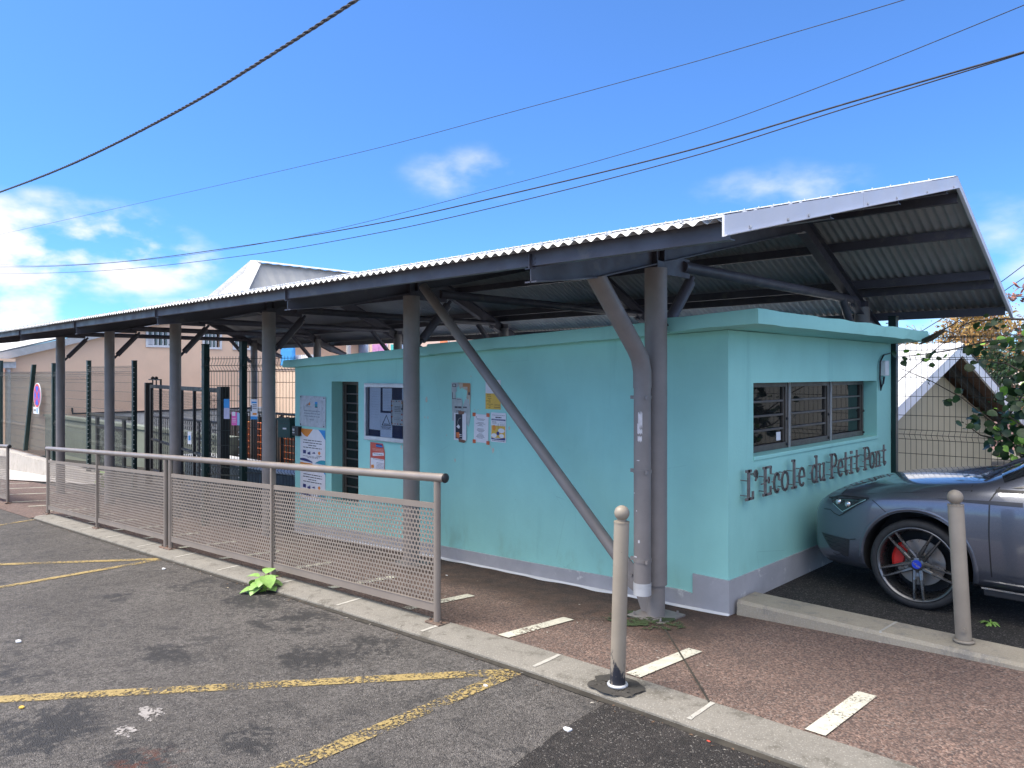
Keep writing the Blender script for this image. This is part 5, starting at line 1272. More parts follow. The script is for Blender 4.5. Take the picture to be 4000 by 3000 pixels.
# privacy netting tied to the far panels
def net():
    s = N('shade_netting'); s.col((.36, .36, .31, 1)); s.rough(.9)
    tr = s.n('ShaderNodeBsdfTransparent'); mx = s.n('ShaderNodeMixShader'); mx.inputs[0].default_value = .62
    s.l(s.b.outputs[0], mx.inputs[1]); s.l(tr.outputs[0], mx.inputs[2]); s.l(mx.outputs[0], s.o.inputs[0]); return s.m
M_net = net()
mb = MB(); za = ptz(200, 1457, YL).z; n = 40; x0, x1 = -30, xs_[2]; vs = []
for i in range(n+1):
    x = x0+(x1-x0)*i/n; vs += [(x, YL+.02+.01*math.sin(i*1.7), za-.02), (x, YL+.02+.012*math.sin(i*1.1), pav_z(x, 5)+.62)]
mb.add(vs, [(2*i, 2*i+2, 2*i+3, 2*i+1) for i in range(n)]); mb.build('shade_net', M_net, lf)
# low stone wall
lw = MB(); xs2 = frange(-32, -18.3, .35); zt0 = lambda x: atY(100, 1758, YL).z if True else 0
vs = []; 
for x in xs2:
    top = -2.30-.02*(x+22.5)*0; g = pav_z(x, 5)-.2; e = .03*mnoise.noise(Vector((x*1.3, 0, 0)))
    vs += [(x, YL-.16+e, g), (x, YL-.14+e, top+e*.5), (x, YL+.14, top), (x, YL+.16, g)]
lw.add(vs, [(i*4+j, (i+1)*4+j, (i+1)*4+j+1, i*4+j+1) for i in range(len(xs2)-1) for j in range(3)]+[(0, 1, 2, 3), tuple((len(xs2)-1)*4+j for j in range(4))[::-1]])
tag(lw.build('stone_wall', M_lowwall, smooth=40), 'low pale stone wall under the mesh fence at the left edge', 'wall')
# round no stopping sign and its small plate, on the fence
c = ptz(148, 1545, YL-.09); R0 = .325
sg = thing('no_stopping_sign', (c.x, c.y, c.z), 'round blue and red no-stopping sign with a small white plate below, on the left fence', 'sign')
def disc(mb, cx, cz, y, r, n=40, mi=0, th=.004): mb.prism([(cx+r*math.cos(2*math.pi*i/n), y, cz+r*math.sin(2*math.pi*i/n)) for i in range(n)], (0, -th, 0), mi)
mb = MB(); disc(mb, c.x, c.z, c.y, R0+.012, mi=0, th=.02); disc(mb, c.x, c.z, c.y-.0205, R0*.97, mi=1, th=.001); disc(mb, c.x, c.z, c.y-.022, R0*.80, mi=2, th=.001)
for a in (45, -45):
    t = Vector((math.cos(math.radians(a)), 0, math.sin(math.radians(a)))); nn = Vector((-t.z, 0, t.x))*.032; q = Vector((c.x, c.y-.0235-(.0006 if a > 0 else 0), c.z)); l_ = t*R0*.82
    mb.prism([q-l_-nn, q+l_-nn, q+l_+nn, q-l_+nn], (0, -.0005, 0), 1)
mb.build('sign_face', [M_white, mat('sign_red', (.62, .02, .03, 1), .4), mat('sign_blue', (.03, .08, .6, 1), .4)], sg)
c2 = ptz(143, 1603, YL-.09); mb = MB(); mb.bx(c2.x-.26, c2.x+.26, c2.y-.012, c2.y, c2.z-.09, c2.z+.09); 
for k in range(4): mb.bx(c2.x-.2+.05*k, c2.x-.17+.05*k, c2.y-.014, c2.y-.0125, c2.z-.03, c2.z+.03, 1)
mb.bx(c2.x+.05, c2.x+.14, c2.y-.014, c2.y-.0125, c2.z-.07, c2.z+.07, 2); mb.build('sub_plate', [M_white, M_ink, M_blue], sg)
mb = MB(); mb.bx(c.x-.02, c.x+.02, c.y+.002, c.y+.04, c2.z-.1, c.z+.3); mb.build('bracket', M_galv, sg)
# fence between the building and the gate
P0 = Vector((-8.64, 5.06)); dr = Vector((-1.46, -.56)).normalized()*1.0
def P_at(px):                                            # where the line of sight meets the fence run, for post spacing
    a, b = ray(px); # P0 + t*dr = d*(a,b)
    den = dr.x*b-dr.y*a; t = (P0.y*a-P0.x*b)/den; return P0+dr*t
nf = thing('mesh_fence', (P0.x, P0.y, pav_z(P0.x, 4.9)), 'green welded mesh fence with notices tied to it, between the teal building and the gate', 'fence')
pa, pb_ = P_at(950), P_at(803)
def depth(p): return p.x*FX+p.y*FY
for p, top, w__ in ((pa, 1337, .062), (pb_, 1347, .064)):
    d = depth(p); fpost(nf, p.x, p.y, pav_z(p.x, 4.9)-.05, (HY-top)/F*d, w__*1.25, clips=True)
zt_ = .200; zb_ = -1.93
for i, (a, b) in enumerate(((P0, pa), (pa, pb_))):
    mb = MB(); fence_panel(mb, a, b, zb_-.05*i, zt_, .05, (.62, 1.22) if False else (.68, ), .0031, .2, .045, True); mb.build('mesh_panel', M_wire, nf)
# letter box and notices on that fence
def on_fence(px, py, off=.03):
    p = P_at(px); d = depth(p); return Vector((p.x, p.y, (HY-py)/F*d))
nrm = Vector((dr.y, -dr.x, 0)); nrm = nrm if nrm.y < 0 else -nrm; dru = Vector((dr.x, dr.y, 0))
def fsheet(px0, py0, px1, py1, name, mats, label, cat, draw=None, th=.002, off=.03, group='notices tied to the mesh fence'):
    a, b = on_fence(px0, py0), on_fence(px1, py1); mb = MB()
    def Q(u, v, d=0):
        p = a.lerp(b, u); return Vector((p.x, p.y, a.z+(b.z-a.z)*v))+nrm*(off+d)
    mb.prism([Q(0, 0), Q(1, 0), Q(1, 1), Q(0, 1)], -nrm*th)
    if draw:
        for k, (u0, u1, v0, v1, mi) in enumerate(draw): e = .001+.0001*k; mb.add([Q(u0, v0, e), Q(u1, v0, e), Q(u1, v1, e), Q(u0, v1, e)], [(0, 1, 2, 3)], mi)
    o = mb.build(name, mats); o.data.transform(Matrix.Translation(-a)); o.location = a; return tag(o, label, cat, group)
fsheet(881, 1558, 903, 1636, 'fence_notice', [M_paper, M_blue, mat('lilac_print', (.45, .45, .62, 1), .7)], 'blue and white notice in a plastic sleeve, left of the two green posts', 'notice', [(0, 1, 0, .45, 1), (0, 1, .45, 1, 2)])
fsheet(911, 1608, 932, 1661, 'fence_notice', [M_pink, M_paper, M_red], 'pink notice with a white note clipped on its top', 'notice', [(.1, .7, 0, .3, 1), (.1, .8, .5, .53, 1), (.1, .8, .62, .65, 1), (.1, .8, .74, .77, 1)])
fsheet(931, 1612, 942, 1661, 'fence_notice', [mat('pale_blue_print', (.3, .5, .72, 1), .7)], 'pale blue notice tucked beside the taller green post', 'notice', off=.028)
fsheet(985, 1559, 1012, 1638, 'fence_notice', [M_paper, M_blue, M_ink, M_orange], 'white health notice with a blue footer between the green post and the column', 'notice', [(0, 1, .85, 1, 1), (.15, .9, .12, .2, 1), (.3, .9, .26, .30, 2), (.3, .9, .36, .39, 2), (.3, .9, .45, .48, 2), (.3, .9, .68, .78, 3), (0, .2, .3, .6, 2)])
fsheet(778, 1682, 792, 1730, 'fence_notice', [M_paper, M_blue], 'small white notice curling off the gate beside the left green post', 'notice', [(.2, .8, .3, .7, 1)], off=.2)
# green letter box
a, b = on_fence(1106, 1630), on_fence(1152, 1708); q = MB()
for (u0, u1, z0_, z1_, d0, d1, mi) in ((0, 1, b.z, a.z-.02, .0, .10, 0), (-.03, 1.03, a.z-.03, a.z, -.0, .115, 0), (.15, .85, a.z-.075, a.z-.07, .1005, .104, 1), (.42, .72, (a.z+b.z)/2-.02, (a.z+b.z)/2+.0, .1005, .103, 2)):
    A = a.lerp(b, u0); B = a.lerp(b, u1); q.prism([Vector((A.x, A.y, z0_))+nrm*d0, Vector((B.x, B.y, z0_))+nrm*d0, Vector((B.x, B.y, z1_))+nrm*d0, Vector((A.x, A.y, z1_))+nrm*d0], nrm*(d1-d0), mi)
tag(q.build('letter_box', [mat('dark_green_paint', (.01, .05, .045, 1), .5), M_plastic, M_paper]), 'dark green metal letter box on the mesh beside the intercom', 'letter box')

# gate, standing open at an angle behind the fence
GA, GB = Vector((-17.25, 6.40)), Vector((-11.62, 5.46)); gd = (GB-GA).normalized()
g0 = pav_z(-14, 5)
gt = thing('sliding_gate', (GB.x, GB.y, pav_z(GB.x, 5)), 'wide dark brown steel gate with expanded-metal infill, behind the third and fourth columns', 'gate')
Rg = Matrix((( gd.x, -gd.y, 0), (gd.y, gd.x, 0), (0, 0, 1)))
Lg = (GB-GA).length; GT = -.235
def gb(mb, u0, u1, z0, z1, th=.05, mi=0, off=0):
    c = GA+gd*((u0+u1)/2); mb.box((c.x-gd.y*off, c.y+gd.x*off, (z0+z1)/2), (abs(u1-u0), th, z1-z0), mi, Rg)
mb = MB(); gb(mb, .35, Lg-.1, GT-.07, GT, .06); gb(mb, .35, Lg-.1, -2.12, -2.04, .06); gb(mb, .35, .43, -2.12, GT-.07, .06)
for u in (1.25, 2.15, 3.05, 3.95, 4.85): gb(mb, u-.025, u+.025, -2.04, GT-.07, .05)
gb(mb, .43, Lg-.1, -1.42, -1.38, .04)
mb.build('gate_frame', M_black_gate, gt)
mb = MB(); z = -2.04
import itertools
def expanded(mb, u0, u1, z0, z1, sx=.075, sz=.05, w=.021):
    nrow = int((z1-z0)/sz); ncol = int((u1-u0)/sx)
    for j in range(nrow):
        for i in range(ncol):
            u = u0+sx*i; zz = z0+sz*j
            for (a0, b0, a1, b1) in ((0, 0, .5, 1), (.5, 1, 1, 0)) if j % 2 == 0 else ((0, 1, .5, 0), (.5, 0, 1, 1)):
                p = GA+gd*(u+sx*a0); q = GA+gd*(u+sx*a1); z_0 = zz+sz*b0; z_1 = zz+sz*b1
                mb.add([(p.x, p.y, z_0-w/2), (q.x, q.y, z_1-w/2), (q.x, q.y, z_1+w/2), (p.x, p.y, z_0+w/2)], [(0, 1, 2, 3)])
expanded(mb, .44, Lg-.1, -2.04, GT-.07)
mb.build('expanded_metal', mat('gate_mesh_paint', (.05, .043, .04, 1), .6, 0, .2), gt)
for (u0, u1, top) in ((0, .13, GT+.04), (Lg-.10, Lg+.12, GT+.03)):
    mb = MB(); gb(mb, u0, u1, -2.5, top, .14); mb.build('gate_post', M_black_gate, gt, bevel=.005)
mb = MB(); gb(mb, .13, 1.3, GT+.10, GT+.125, .03); gb(mb, 1.26, 1.30, GT, GT+.125, .03)
for u in (.5, .85):
    p = GA+gd*u; mb.sphere((p.x, p.y, GT+.14), .04, 8, 6); mb.tube([(p.x, p.y, GT), (p.x, p.y, GT+.14)], .014, 6)
mb.build('guide_rollers', M_black_gate, gt)
# yard clutter behind the fence
def railing(x0, y0, x1, y1, top, bot, label, m=M_black_gate, infill=True, n=None, step=.11, group=None):
    r_ = thing('yard_railing', (x0, y0, bot), label, 'railing', group); mb = MB(); A, B = Vector((x0, y0, 0)), Vector((x1, y1, 0)); ln = (B-A).length
    for z, rr in ((top, .028), (bot+.12, .016)): mb.tube([(x0, y0, z), (x1, y1, z)], rr, 8)
    mb.build('rails', m, r_)
    k = max(1, int(ln/1.2))
    for i in range(k+1): p = A.lerp(B, i/k); mb = MB(); mb.tube([(p.x, p.y, bot), (p.x, p.y, top)], .026, 8); mb.build('upright', m, r_)
    if infill:
        mb = MB(); k = int(ln/step)
        for i in range(k): p = A.lerp(B, (i+.5)/k); mb.tube([(p.x, p.y, bot+.12), (p.x, p.y, top)], .009, 4, cap=False)
        mb.build('bars', m, r_)
    return r_
GY = -2.25
qa, qb = atY(880, 1612, 8.6), atY(1230, 1612, 8.6)
railing(qa.x, 8.6, qb.x, 8.6, -.90, -2.5, 'black school-yard railing behind the notices on the fence')
railing(-19.5, 7.3, -15.3, 7.3, -1.05, -2.5, 'black yard railing behind the left columns')
# black frame of a small inner gate with stone-filled basket
ig = thing('gabion_gate', (-20.5, 6.7, -2.7), 'black framed panel with stone-like mesh infill behind the second column', 'gate')
mb = MB(); mb.bx(-22.0, -19.2, 6.66, 6.76, -1.12, -1.03); mb.bx(-21.55, -21.43, 6.68, 6.74, -2.7, -1.12); mb.bx(-19.65, -19.53, 6.68, 6.74, -2.7, -1.12); mb.bx(-21.43, -19.65, 6.685, 6.735, -1.42, -1.33); mb.bx(-21.43, -19.65, 6.685, 6.735, -2.62, -2.53); mb.build('frame', M_black_gate, ig)
def lace():
    s = N('lace_mesh'); v = s.vor(13, 'DISTANCE_TO_EDGE'); s.col((.03, .028, .026, 1)); a = s.rng(v['Distance'], .045, .07, 0, 1)
    tr = s.n('ShaderNodeBsdfTransparent'); mx = s.n('ShaderNodeMixShader'); s.l(a, mx.inputs[0]); s.l(s.b.outputs[0], mx.inputs[1]); s.l(tr.outputs[0], mx.inputs[2]); s.l(mx.outputs[0], s.o.inputs[0]); return s.m
mb = MB(); mb.bx(-21.43, -19.65, 6.705, 6.712, -2.53, -1.42); mb.build('infill', lace(), ig)
# orange mesh barriers, planter trough, cabinet
for i, (x, y, l_) in enumerate(((atY(955, 1700, 9.0).x, 9.0, 1.0), (atY(1098, 1700, 9.0).x, 9.0, 1.9))):
    GYo, GY = GY, -2.45
    o = thing('orange_barrier', (x, y, GY), ['orange mesh barrier leaning in the yard behind the tall green post', 'orange mesh barrier in the yard behind the letter box'][i], 'barrier', 'orange yard barriers'); mb = MB()
    mb.tube([(x, y, GY), (x, y, GY+1.25), (x+l_, y, GY+1.25), (x+l_, y, GY), (x, y, GY)], .025, 8); mb.build('frame', M_orange, o)
    mb = MB()
    for k in range(13): mb.tube([(x+l_*k/12, y, GY), (x+l_*k/12, y, GY+1.25)], .016, 4)
    for k in range(9): mb.tube([(x, y, GY+1.25*k/8), (x+l_, y, GY+1.25*k/8)], .016, 4)
    mb.build('mesh', mat('orange_plastic', (.62, .15, .03, 1), .5), o)
GY = -2.25
pa_, pb2 = atY(884, 1640, 9.6), atY(1260, 1640, 9.6); ps_ = MB(); ps_.bx(pa_.x, pb2.x, 9.6, 9.66, -2.6, -1.12)
for k in range(14): xk = pa_.x+(pb2.x-pa_.x)*(k+.5)/14; ps_.bx(xk-.03, xk+.03, 9.57, 9.5995, -2.6, -1.06)
tag(ps_.build('yard_screen', mat('dark_brown_boards', (.045, .036, .032, 1), .7, 0, .3, 5)), 'dark brown boarded screen behind the notices on the mesh fence', 'screen')
cab = thing('yard_cabinet', (-15.4, 9.7, GY), 'brown metal cabinet in the yard behind the gate', 'cabinet'); mb = MB(); mb.bx(-16.2, -14.6, 9.5, 10.0, GY, -.85); mb.build('case', mat('brown_cabinet_paint', (.08, .055, .045, 1), .6), cab, bevel=.01); mb = MB(); mb.bx(-15.41, -15.39, 9.49, 9.5, GY+.1, -.9); mb.bx(-15.5, -15.46, 9.47, 9.5, -1.5, -1.35); mb.build('door_seam', M_dark, cab)
pl_ = thing('planter_trough', (-16.5, 7.7, -2.45), 'white-rimmed long planter trough in the yard', 'planter'); mb = MB(); mb.bx(-18.2, -12.5, 7.6, 8.2, -2.5, -1.98); mb.build('trough', mat('blue_grey_paint', (.12, .15, .17, 1), .6), pl_); mb = MB(); mb.bx(-18.25, -12.45, 7.56, 8.24, -1.979, -1.93); mb.build('rim', M_white, pl_, bevel=.005)

# ------------------------------------------------------------------ buildings beyond
XP = -33.0
pb = thing('peach_building', (XP, 12, -3.4), 'long peach rendered building with barred windows, behind the left columns', 'building')
va, vbb = atX(40, 1398, XP), atX(690, 1248, XP); sl = (vbb.z-va.z)/(vbb.y-va.y); ye = va.y
yend = 17.6
def pr(y): return va.z+sl*(y-va.y)
wins = []
for (p0, p1, q0, q1) in ((577, 673, 1293, 1350), (797, 857, 1303, 1357), (915, 972, 1306, 1360)):
    a_, b_ = atX(p0, q0, XP), atX(p1, q1, XP); wins.append((a_.y, b_.y, b_.z, a_.z))
mb = MB(); ycur = ye
for (y0, y1, z0, z1) in wins:
    mb.prism([(XP, ycur, -3.6), (XP, y0, -3.6), (XP, y0, pr(y0)), (XP, ycur, pr(ycur))], (-.25, 0, 0)); mb.prism([(XP, y0, -3.6), (XP, y1, -3.6), (XP, y1, z0), (XP, y0, z0)], (-.25, 0, 0)); mb.prism([(XP, y0, z1), (XP, y1, z1), (XP, y1, pr(y1)), (XP, y0, pr(y0))], (-.25, 0, 0)); ycur = y1
mb.prism([(XP, ycur, -3.6), (XP, yend, -3.6), (XP, yend, pr(yend)), (XP, ycur, pr(ycur))], (-.25, 0, 0))
mb.prism([(XP-.25, ye, -3.6), (XP-12, ye, -3.6), (XP-12, ye, pr(ye)), (XP-.25, ye, pr(ye))], (0, .2, 0)); mb.build('wall', M_peach, pb)
mb = MB(); mb.bx(XP+.001, XP+.03, 9.9, yend, -3.6, atX(540, 1611, XP).z); mb.build('painted_base', mat('pale_base_paint', (.62, .62, .58, 1), .8), pb)
mb = MB(); mb.bx(XP+.03, XP+.06, 9.9, yend, atX(540, 1611, XP).z, atX(540, 1611, XP).z+.07); mb.build('ledge', M_white, pb)
mb = MB(); th = .55
mb.prism([(XP+.35, ye-.5, pr(ye-.5)), (XP+.35, yend, pr(yend)), (XP+.35, yend, pr(yend)+.10), (XP+.35, ye-.5, pr(ye-.5)+.30)], (-.5, 0, 0)); mb.build('verge_board', mat('grey_white_verge', (.46, .47, .48, 1), .6, 0, .1, 3, dirt=((.3, .3, .3, 1), 3, .6, .4)), pb)
mb = MB(); n = 140; vs = []
for i in range(n+1):
    x = XP+.33-14*i/n; dz = .03*math.cos(i*math.pi); vs += [(x, ye-.5, pr(ye-.5)+.32+dz), (x, yend, pr(yend)+.36+dz)]
mb.add(vs, [(2*i, 2*i+1, 2*i+3, 2*i+2) for i in range(n)]); mb.build('roof', M_sheet, pb)
for i, (y0, y1, z0, z1) in enumerate(wins):
    mb = MB(); t = .09
    mb.bx(XP-.05, XP+.07, y0-t, y1+t, z0-t, z0); mb.bx(XP-.05, XP+.07, y0-t, y1+t, z1, z1+t); mb.bx(XP-.05, XP+.07, y0-t, y0, z0, z1); mb.bx(XP-.05, XP+.07, y1, y1+t, z0, z1)
    k = max(4, int((y1-y0)/.17))
    for j in range(1, k): mb.bx(XP+.02, XP+.05, y0+(y1-y0)*j/k-.018, y0+(y1-y0)*j/k+.018, z0, z1)
    w_o = mb.build('window', M_white, pb)
    mb = MB(); mb.bx(XP-.16, XP-.13, y0, y1, z0, z1); mb.build('glass_pane', M_cglass, w_o)
    if i == 0: mb = MB(); mb.bx(XP-.12, XP-.06, y0+.02, y0+.3, z0+.02, z0+.32); mb.build('air_vent', M_white, w_o); mb = MB(); mb.bx(XP-.12, XP-.10, (y0+y1)/2+.35, (y0+y1)/2+.5, z0+.05, z1); mb.build('curtain', M_white, w_o)
# rain pipe and gutter at the building's left corner
v1 = atX(31, 1408, XP+.2); mb = MB(); mb.tube([(XP+.2, v1.y, -3.4), (XP+.2, v1.y, v1.z-.25)], .09, 10); mb.bx(XP-.0, XP+.45, v1.y-.22, v1.y+.2, v1.z-.28, v1.z-.05); mb.build('rain_pipe', M_galv, pb)
mb = MB(); mb.bx(XP-1.0, XP+.5, v1.y-1.0, v1.y-.26, -3.4, v1.z-.3); mb.bx(XP-1.0, XP+.6, v1.y-1.1, v1.y+.15, v1.z-.05, v1.z+.06); mb.build('porch_pillar', M_peach, pb)
# pipes along the wall
mb = MB(); z_ = atX(450, 1612, XP+.1).z; mb.tube([(XP+.1, atX(282, 1600, XP+.1).y, z_+.25), (XP+.1, atX(284, 1600, XP+.1).y, z_+.02), (XP+.1, 17, z_)], .04, 6); mb.build('service_pipe', M_cable, pb)
# low grey-green wall in front of it
gw = MB(); zgw = atY(200, 1628, 8.3).z; gw.bx(-32, -17.2, 8.2, 8.45, -3.5, zgw); gw.bx(-32.05, -17.15, 8.16, 8.49, zgw, zgw+.09)
tag(gw.build('garden_wall', M_greygreen), 'low grey-green rendered wall behind the mesh fence on the left', 'wall')
# lit cream wall closing the yard
a_, b_ = atY(955, 1330, 16.5), atY(1180, 1330, 16.5); cw = thing('cream_wall', (b_.x, 16.5, -2.6), 'sunlit cream wall seen through the mesh left of the teal building', 'wall')
zc = atY(1120, 1440, 16.5).z
cwx = atY(1035, 1400, 16.5).x
mb = MB(); mb.bx(cwx, b_.x+3, 16.5, 16.8, -3.2, zc); mb.bx(cwx-.03, b_.x+3, 16.44, 16.86, zc, zc+.12); mb.build('wall_face', M_cream, cw)
mb = MB(); 
x0_ = atY(1160, 1390, 17.2).x; x1_ = atY(1218, 1390, 17.2).x; zb1, zt1 = atY(1190, 1402, 17.2).z, atY(1190, 1386, 17.2).z
for k in range(9): xx_ = x0_+(x1_-x0_)*k/8; mb.bx(xx_-.045, xx_+.045, 17.15, 17.25, zb1-1.2, zt1)
mb.bx(x0_-.1, x1_+.4, 17.1, 17.3, zb1-1.3, zb1); mb.build('balusters', M_white, cw)
# hipped grey roof behind
hb_ = thing('hipped_building', (-41, 21, -3.4), 'building with a large pale grey hipped metal roof rising above the shelter roof', 'building')
k_ = 1.35; ap = atX(1000, 1026, -30.0)*k_; XC = ap.x; YA = ap.y; ZA = ap.z
c1 = atX(822, 1340, -27.4)*k_; c0 = atX(640, 1300, -33.8)*k_; ez = (c1.z+c0.z)/2
XE1 = c1.x; XE0 = 2*XC-XE1; YE0 = (c1.y+c0.y)/2; YE1 = 48
def ribbed(mb, p, q, r_, s_, n, dep):   # quad p-q (eave) to s_-r_ (ridge), ribs running up the slope
    p, q, r_, s_ = map(Vector, (p, q, r_, s_)); nn = (q-p).cross(s_-p).normalized()
    if nn.z < 0: nn = -nn
    vs = []
    for i in range(n+1):
        d = nn*(dep if i % 2 else 0); vs += [p.lerp(q, i/n)+d, s_.lerp(r_, i/n)+d]
    mb.add(vs, [(2*i, 2*i+2, 2*i+3, 2*i+1) for i in range(n)])
mb = MB()
ribbed(mb, (XE1, YE0, ez), (XE1, YE0+(YA-YE0), ez), (XC, YA, ZA), (XC, YA, ZA), 24, .0)
n = 90; ey = [YE0+(YE1-YE0)*i/n for i in range(n+1)]; vs = []
for i, y in enumerate(ey):
    t = min(1, max(0, (y-YE0)/(YA-YE0))) if y < YA else 1; t2 = 1 if y < YE1-(YA-YE0) else max(0, (YE1-y)/(YA-YE0)); tt = min(t, t2); d = .05*(i % 2)
    vs += [(XE1, y, ez+d), (XE1+(XC-XE1)*tt, y, ez+(ZA-ez)*tt+d)]
mb2 = MB(); mb2.add(vs, [(2*i, 2*i+2, 2*i+3, 2*i+1) for i in range(n)])
mb2.add([(XE0, YE0, ez), (XE1, YE0, ez), (XC, YA, ZA)], [(0, 1, 2)]); mb2.add([(XE0, YE0, ez), (XC, YA, ZA), (XC, YE1-(YA-YE0), ZA), (XE0, YE1, ez)], [(0, 1, 2, 3)])
mb2.add([(XE0, YE1, ez), (XE1, YE1, ez), (XC, YE1-(YA-YE0), ZA)], [(0, 1, 2)])
M_roof2 = mat('pale_grey_roof', (.40, .40, .39, 1), .6, 0, .08, 1, dirt=((.42, .41, .39, 1), .9, .55, .5))
mb2.build('roof', M_roof2, hb_)
mb = MB(); 
for (p, q) in (((XC, YA, ZA), (XC, YE1-(YA-YE0), ZA)), ((XC, YA, ZA), (XE1, YE0, ez)), ((XC, YA, ZA), (XE0, YE0, ez))):
    p, q = Vector(p), Vector(q); s1 = Vector((.34, .0, -.05)) if p.x == q.x else Vector((.26, .2, -.05)); mb.add([p-s1+Vector((0, 0, .09)), p+Vector((0, 0, .14)), p+s1+Vector((0, 0, .05)), q-s1+Vector((0, 0, .09)), q+Vector((0, 0, .14)), q+s1+Vector((0, 0, .05))], [(0, 1, 4, 3), (1, 2, 5, 4)])
mb.build('ridge_flashing', mat('light_flashing', (.6, .6, .6, 1), .5), hb_)
mb = MB(); mb.bx(XE0+.6, XE1-.6, YE0+.6, YE1-.6, -3.6, ez-.02); mb.build('wall', M_peach, hb_)
# far classroom block with coloured shutters
YS = 26.0
cb = thing('shutter_building', (-22, YS, -3), 'pinkish classroom block with shutters in many colours, seen over the teal roof slab', 'building')
def sx(px, Y=YS): return atY(px, 1380, Y).x
mb = MB(); xl_, xr_ = sx(1205), sx(1850); mb.bx(xl_, xr_, YS, YS+5, -3.4, atY(1500, 1275, YS).z); mb.build('wall', mat('pink_white_render', (.66, .50, .44, 1), .85, 0, .05), cb)
cols = [(1220, 1240, (.35, .12, .07, 1)), (1268, 1314, (.72, .60, .20, 1)), (1324, 1372, (.70, .30, .42, 1)), (1405, 1440, (.25, .34, .55, 1)), (1458, 1514, (.55, .28, .58, 1)), (1530, 1552, (.08, .50, .52, 1)), (1558, 1580, (.2, .3, .5, 1)), (1722, 1752, (.75, .25, .12, 1))]
for i, (p0, p1, c_) in enumerate(cols):
    x0_, x1_ = sx(p0), sx(p1); z1_ = atY(p0, 1346 if p0 < 1600 else 1330, YS).z; z0_ = z1_-1.5; mm = mat('shutter_paint_%s' % 'abcdefgh'[i], c_, .5, 0, .05)
    mb = MB(); mb.bx(x0_, x1_, YS-.07, YS-.001, z0_, z1_); xm = (x0_+x1_)/2; mb.bx(x0_-.05, x0_-.001, YS-.05, YS-.001, z0_-.05, z1_+.05, 1); mb.bx(x1_+.001, x1_+.05, YS-.05, YS-.001, z0_-.05, z1_+.05, 1)
    if p1-p0 > 30: mb.bx(x0_+.08, xm-.04, YS-.085, YS-.071, z0_+.1, z1_-.12); mb.bx(xm+.04, x1_-.08, YS-.085, YS-.071, z0_+.1, z1_-.12)
    mb.build('shutter', [mm, M_white], cb)
xb0 = atY(1104, 1400, 17.0); xb1 = atY(1154, 1400, 17.0)
bs = MB(); bs.bx(xb0.x, xb1.x, 16.9, 17.0, atY(1130, 1440, 17).z, atY(1130, 1359, 17).z); bs.bx(xb0.x+.08, xb1.x-.08, 16.885, 16.899, atY(1130, 1432, 17).z, atY(1130, 1368, 17).z)
tag(bs.build('blue_shutter', mat('bright_blue_paint', (.05, .30, .72, 1), .5, 0, .05), bevel=.01), 'bright blue shutter above the cream wall, beside the teal slab corner', 'shutter')
mb = MB(); mb.tube([(sx(1447), YS-1.5, -3), (sx(1447), YS-1.5, 3)], .14, 10); tag(mb.build('yard_pole', M_galv), 'grey pole between the blue and purple shutters', 'pole')

# ------------------------------------------------------------------ right side: fence, house, plants
YF2 = 8.60
rf = thing('mesh_fence', (-2.66, YF2, ZLOT), 'dark green welded mesh fence behind the parked car', 'fence')
pp0 = atY(3489, 1300, YF2-.05)
fpost(rf, pp0.x, YF2-.05, ZLOT, atY(3489, 1240, YF2).z, .078, clips=True, clipside=-1)
fpost(rf, pp0.x+2.55, YF2-.05, ZLOT, .55, .078, clips=False); fpost(rf, pp0.x+5.1, YF2-.05, ZLOT, .55, .078, clips=False)
for i in range(2):
    a = pp0.x+.04+2.55*i; mb = MB(); fence_panel(mb, (a, YF2), (a+2.47, YF2), ZLOT+.03, .375, .052, (.25, 1.02, 1.85), .0026, .2, .055); mb.build('mesh_panel', M_wire, rf)
XG = -3.4
hs_ = thing('beige_house', (XG, 14.7, -2.6), 'small beige gabled house with a white corrugated roof behind the mesh fence', 'house')
A0 = atX(3760, 1346, XG); yr = A0.y; zr2 = A0.z; p1_ = atX(3505, 1594, XG); slh = (zr2-p1_.z)/(yr-p1_.y)
ylo = yr-6.5; yhi = yr+5.2
mb = MB()
def hz(y): return zr2-slh*abs(y-yr)
for ya_, yb__ in ((ylo, yr), (yr, yhi)):
    mb.prism([(XG, ya_, hz(ya_)), (XG, yb__, hz(yb__)), (XG, yb__, hz(yb__)-.19), (XG, ya_, hz(ya_)-.19)], (-.04, 0, 0))
mb.build('verge_board', M_fascia, hs_)
mb = MB(); n = 120; 
for ya_, yb__ in ((ylo, yr), (yr, yhi)):
    vs = []
    for i in range(n+1):
        x = XG+.02-9*i/n; d = .025*(i % 2); vs += [(x, ya_, hz(ya_)+.02+d), (x, yb__, hz(yb__)+.02+d)]
    mb.add(vs, [(2*i, 2*i+1, 2*i+3, 2*i+2) for i in range(n)])
mb.build('roof', mat('white_roof_sheet', (.62, .62, .62, 1), .55, 0, .03), hs_)
mb = MB(); ys0, ys1 = ylo+.5, atX(3872, 1700, XG-.55).y
mb.prism([(XG-.55, ys0, -3), (XG-.55, ys1, -3), (XG-.55, ys1, hz(ys1)-.25), (XG-.55, yr, zr2-.25), (XG-.55, ys0, hz(ys0)-.25)], (-.2, 0, 0)); mb.bx(XG-8, XG-.75, ys1-.2, ys1, -3, hz(ys1)-.25); mb.build('wall', M_beige, hs_)
mb = MB()
for ya_, yb__ in ((ylo, yr), (yr, yhi)): mb.prism([(XG-.041, ya_, hz(ya_)-.05), (XG-.041, yb__, hz(yb__)-.05), (XG-.041, yb__, hz(yb__)-.10), (XG-.041, ya_, hz(ya_)-.10)], (-.8, 0, 0))
mb.build('soffit', M_brown, hs_)
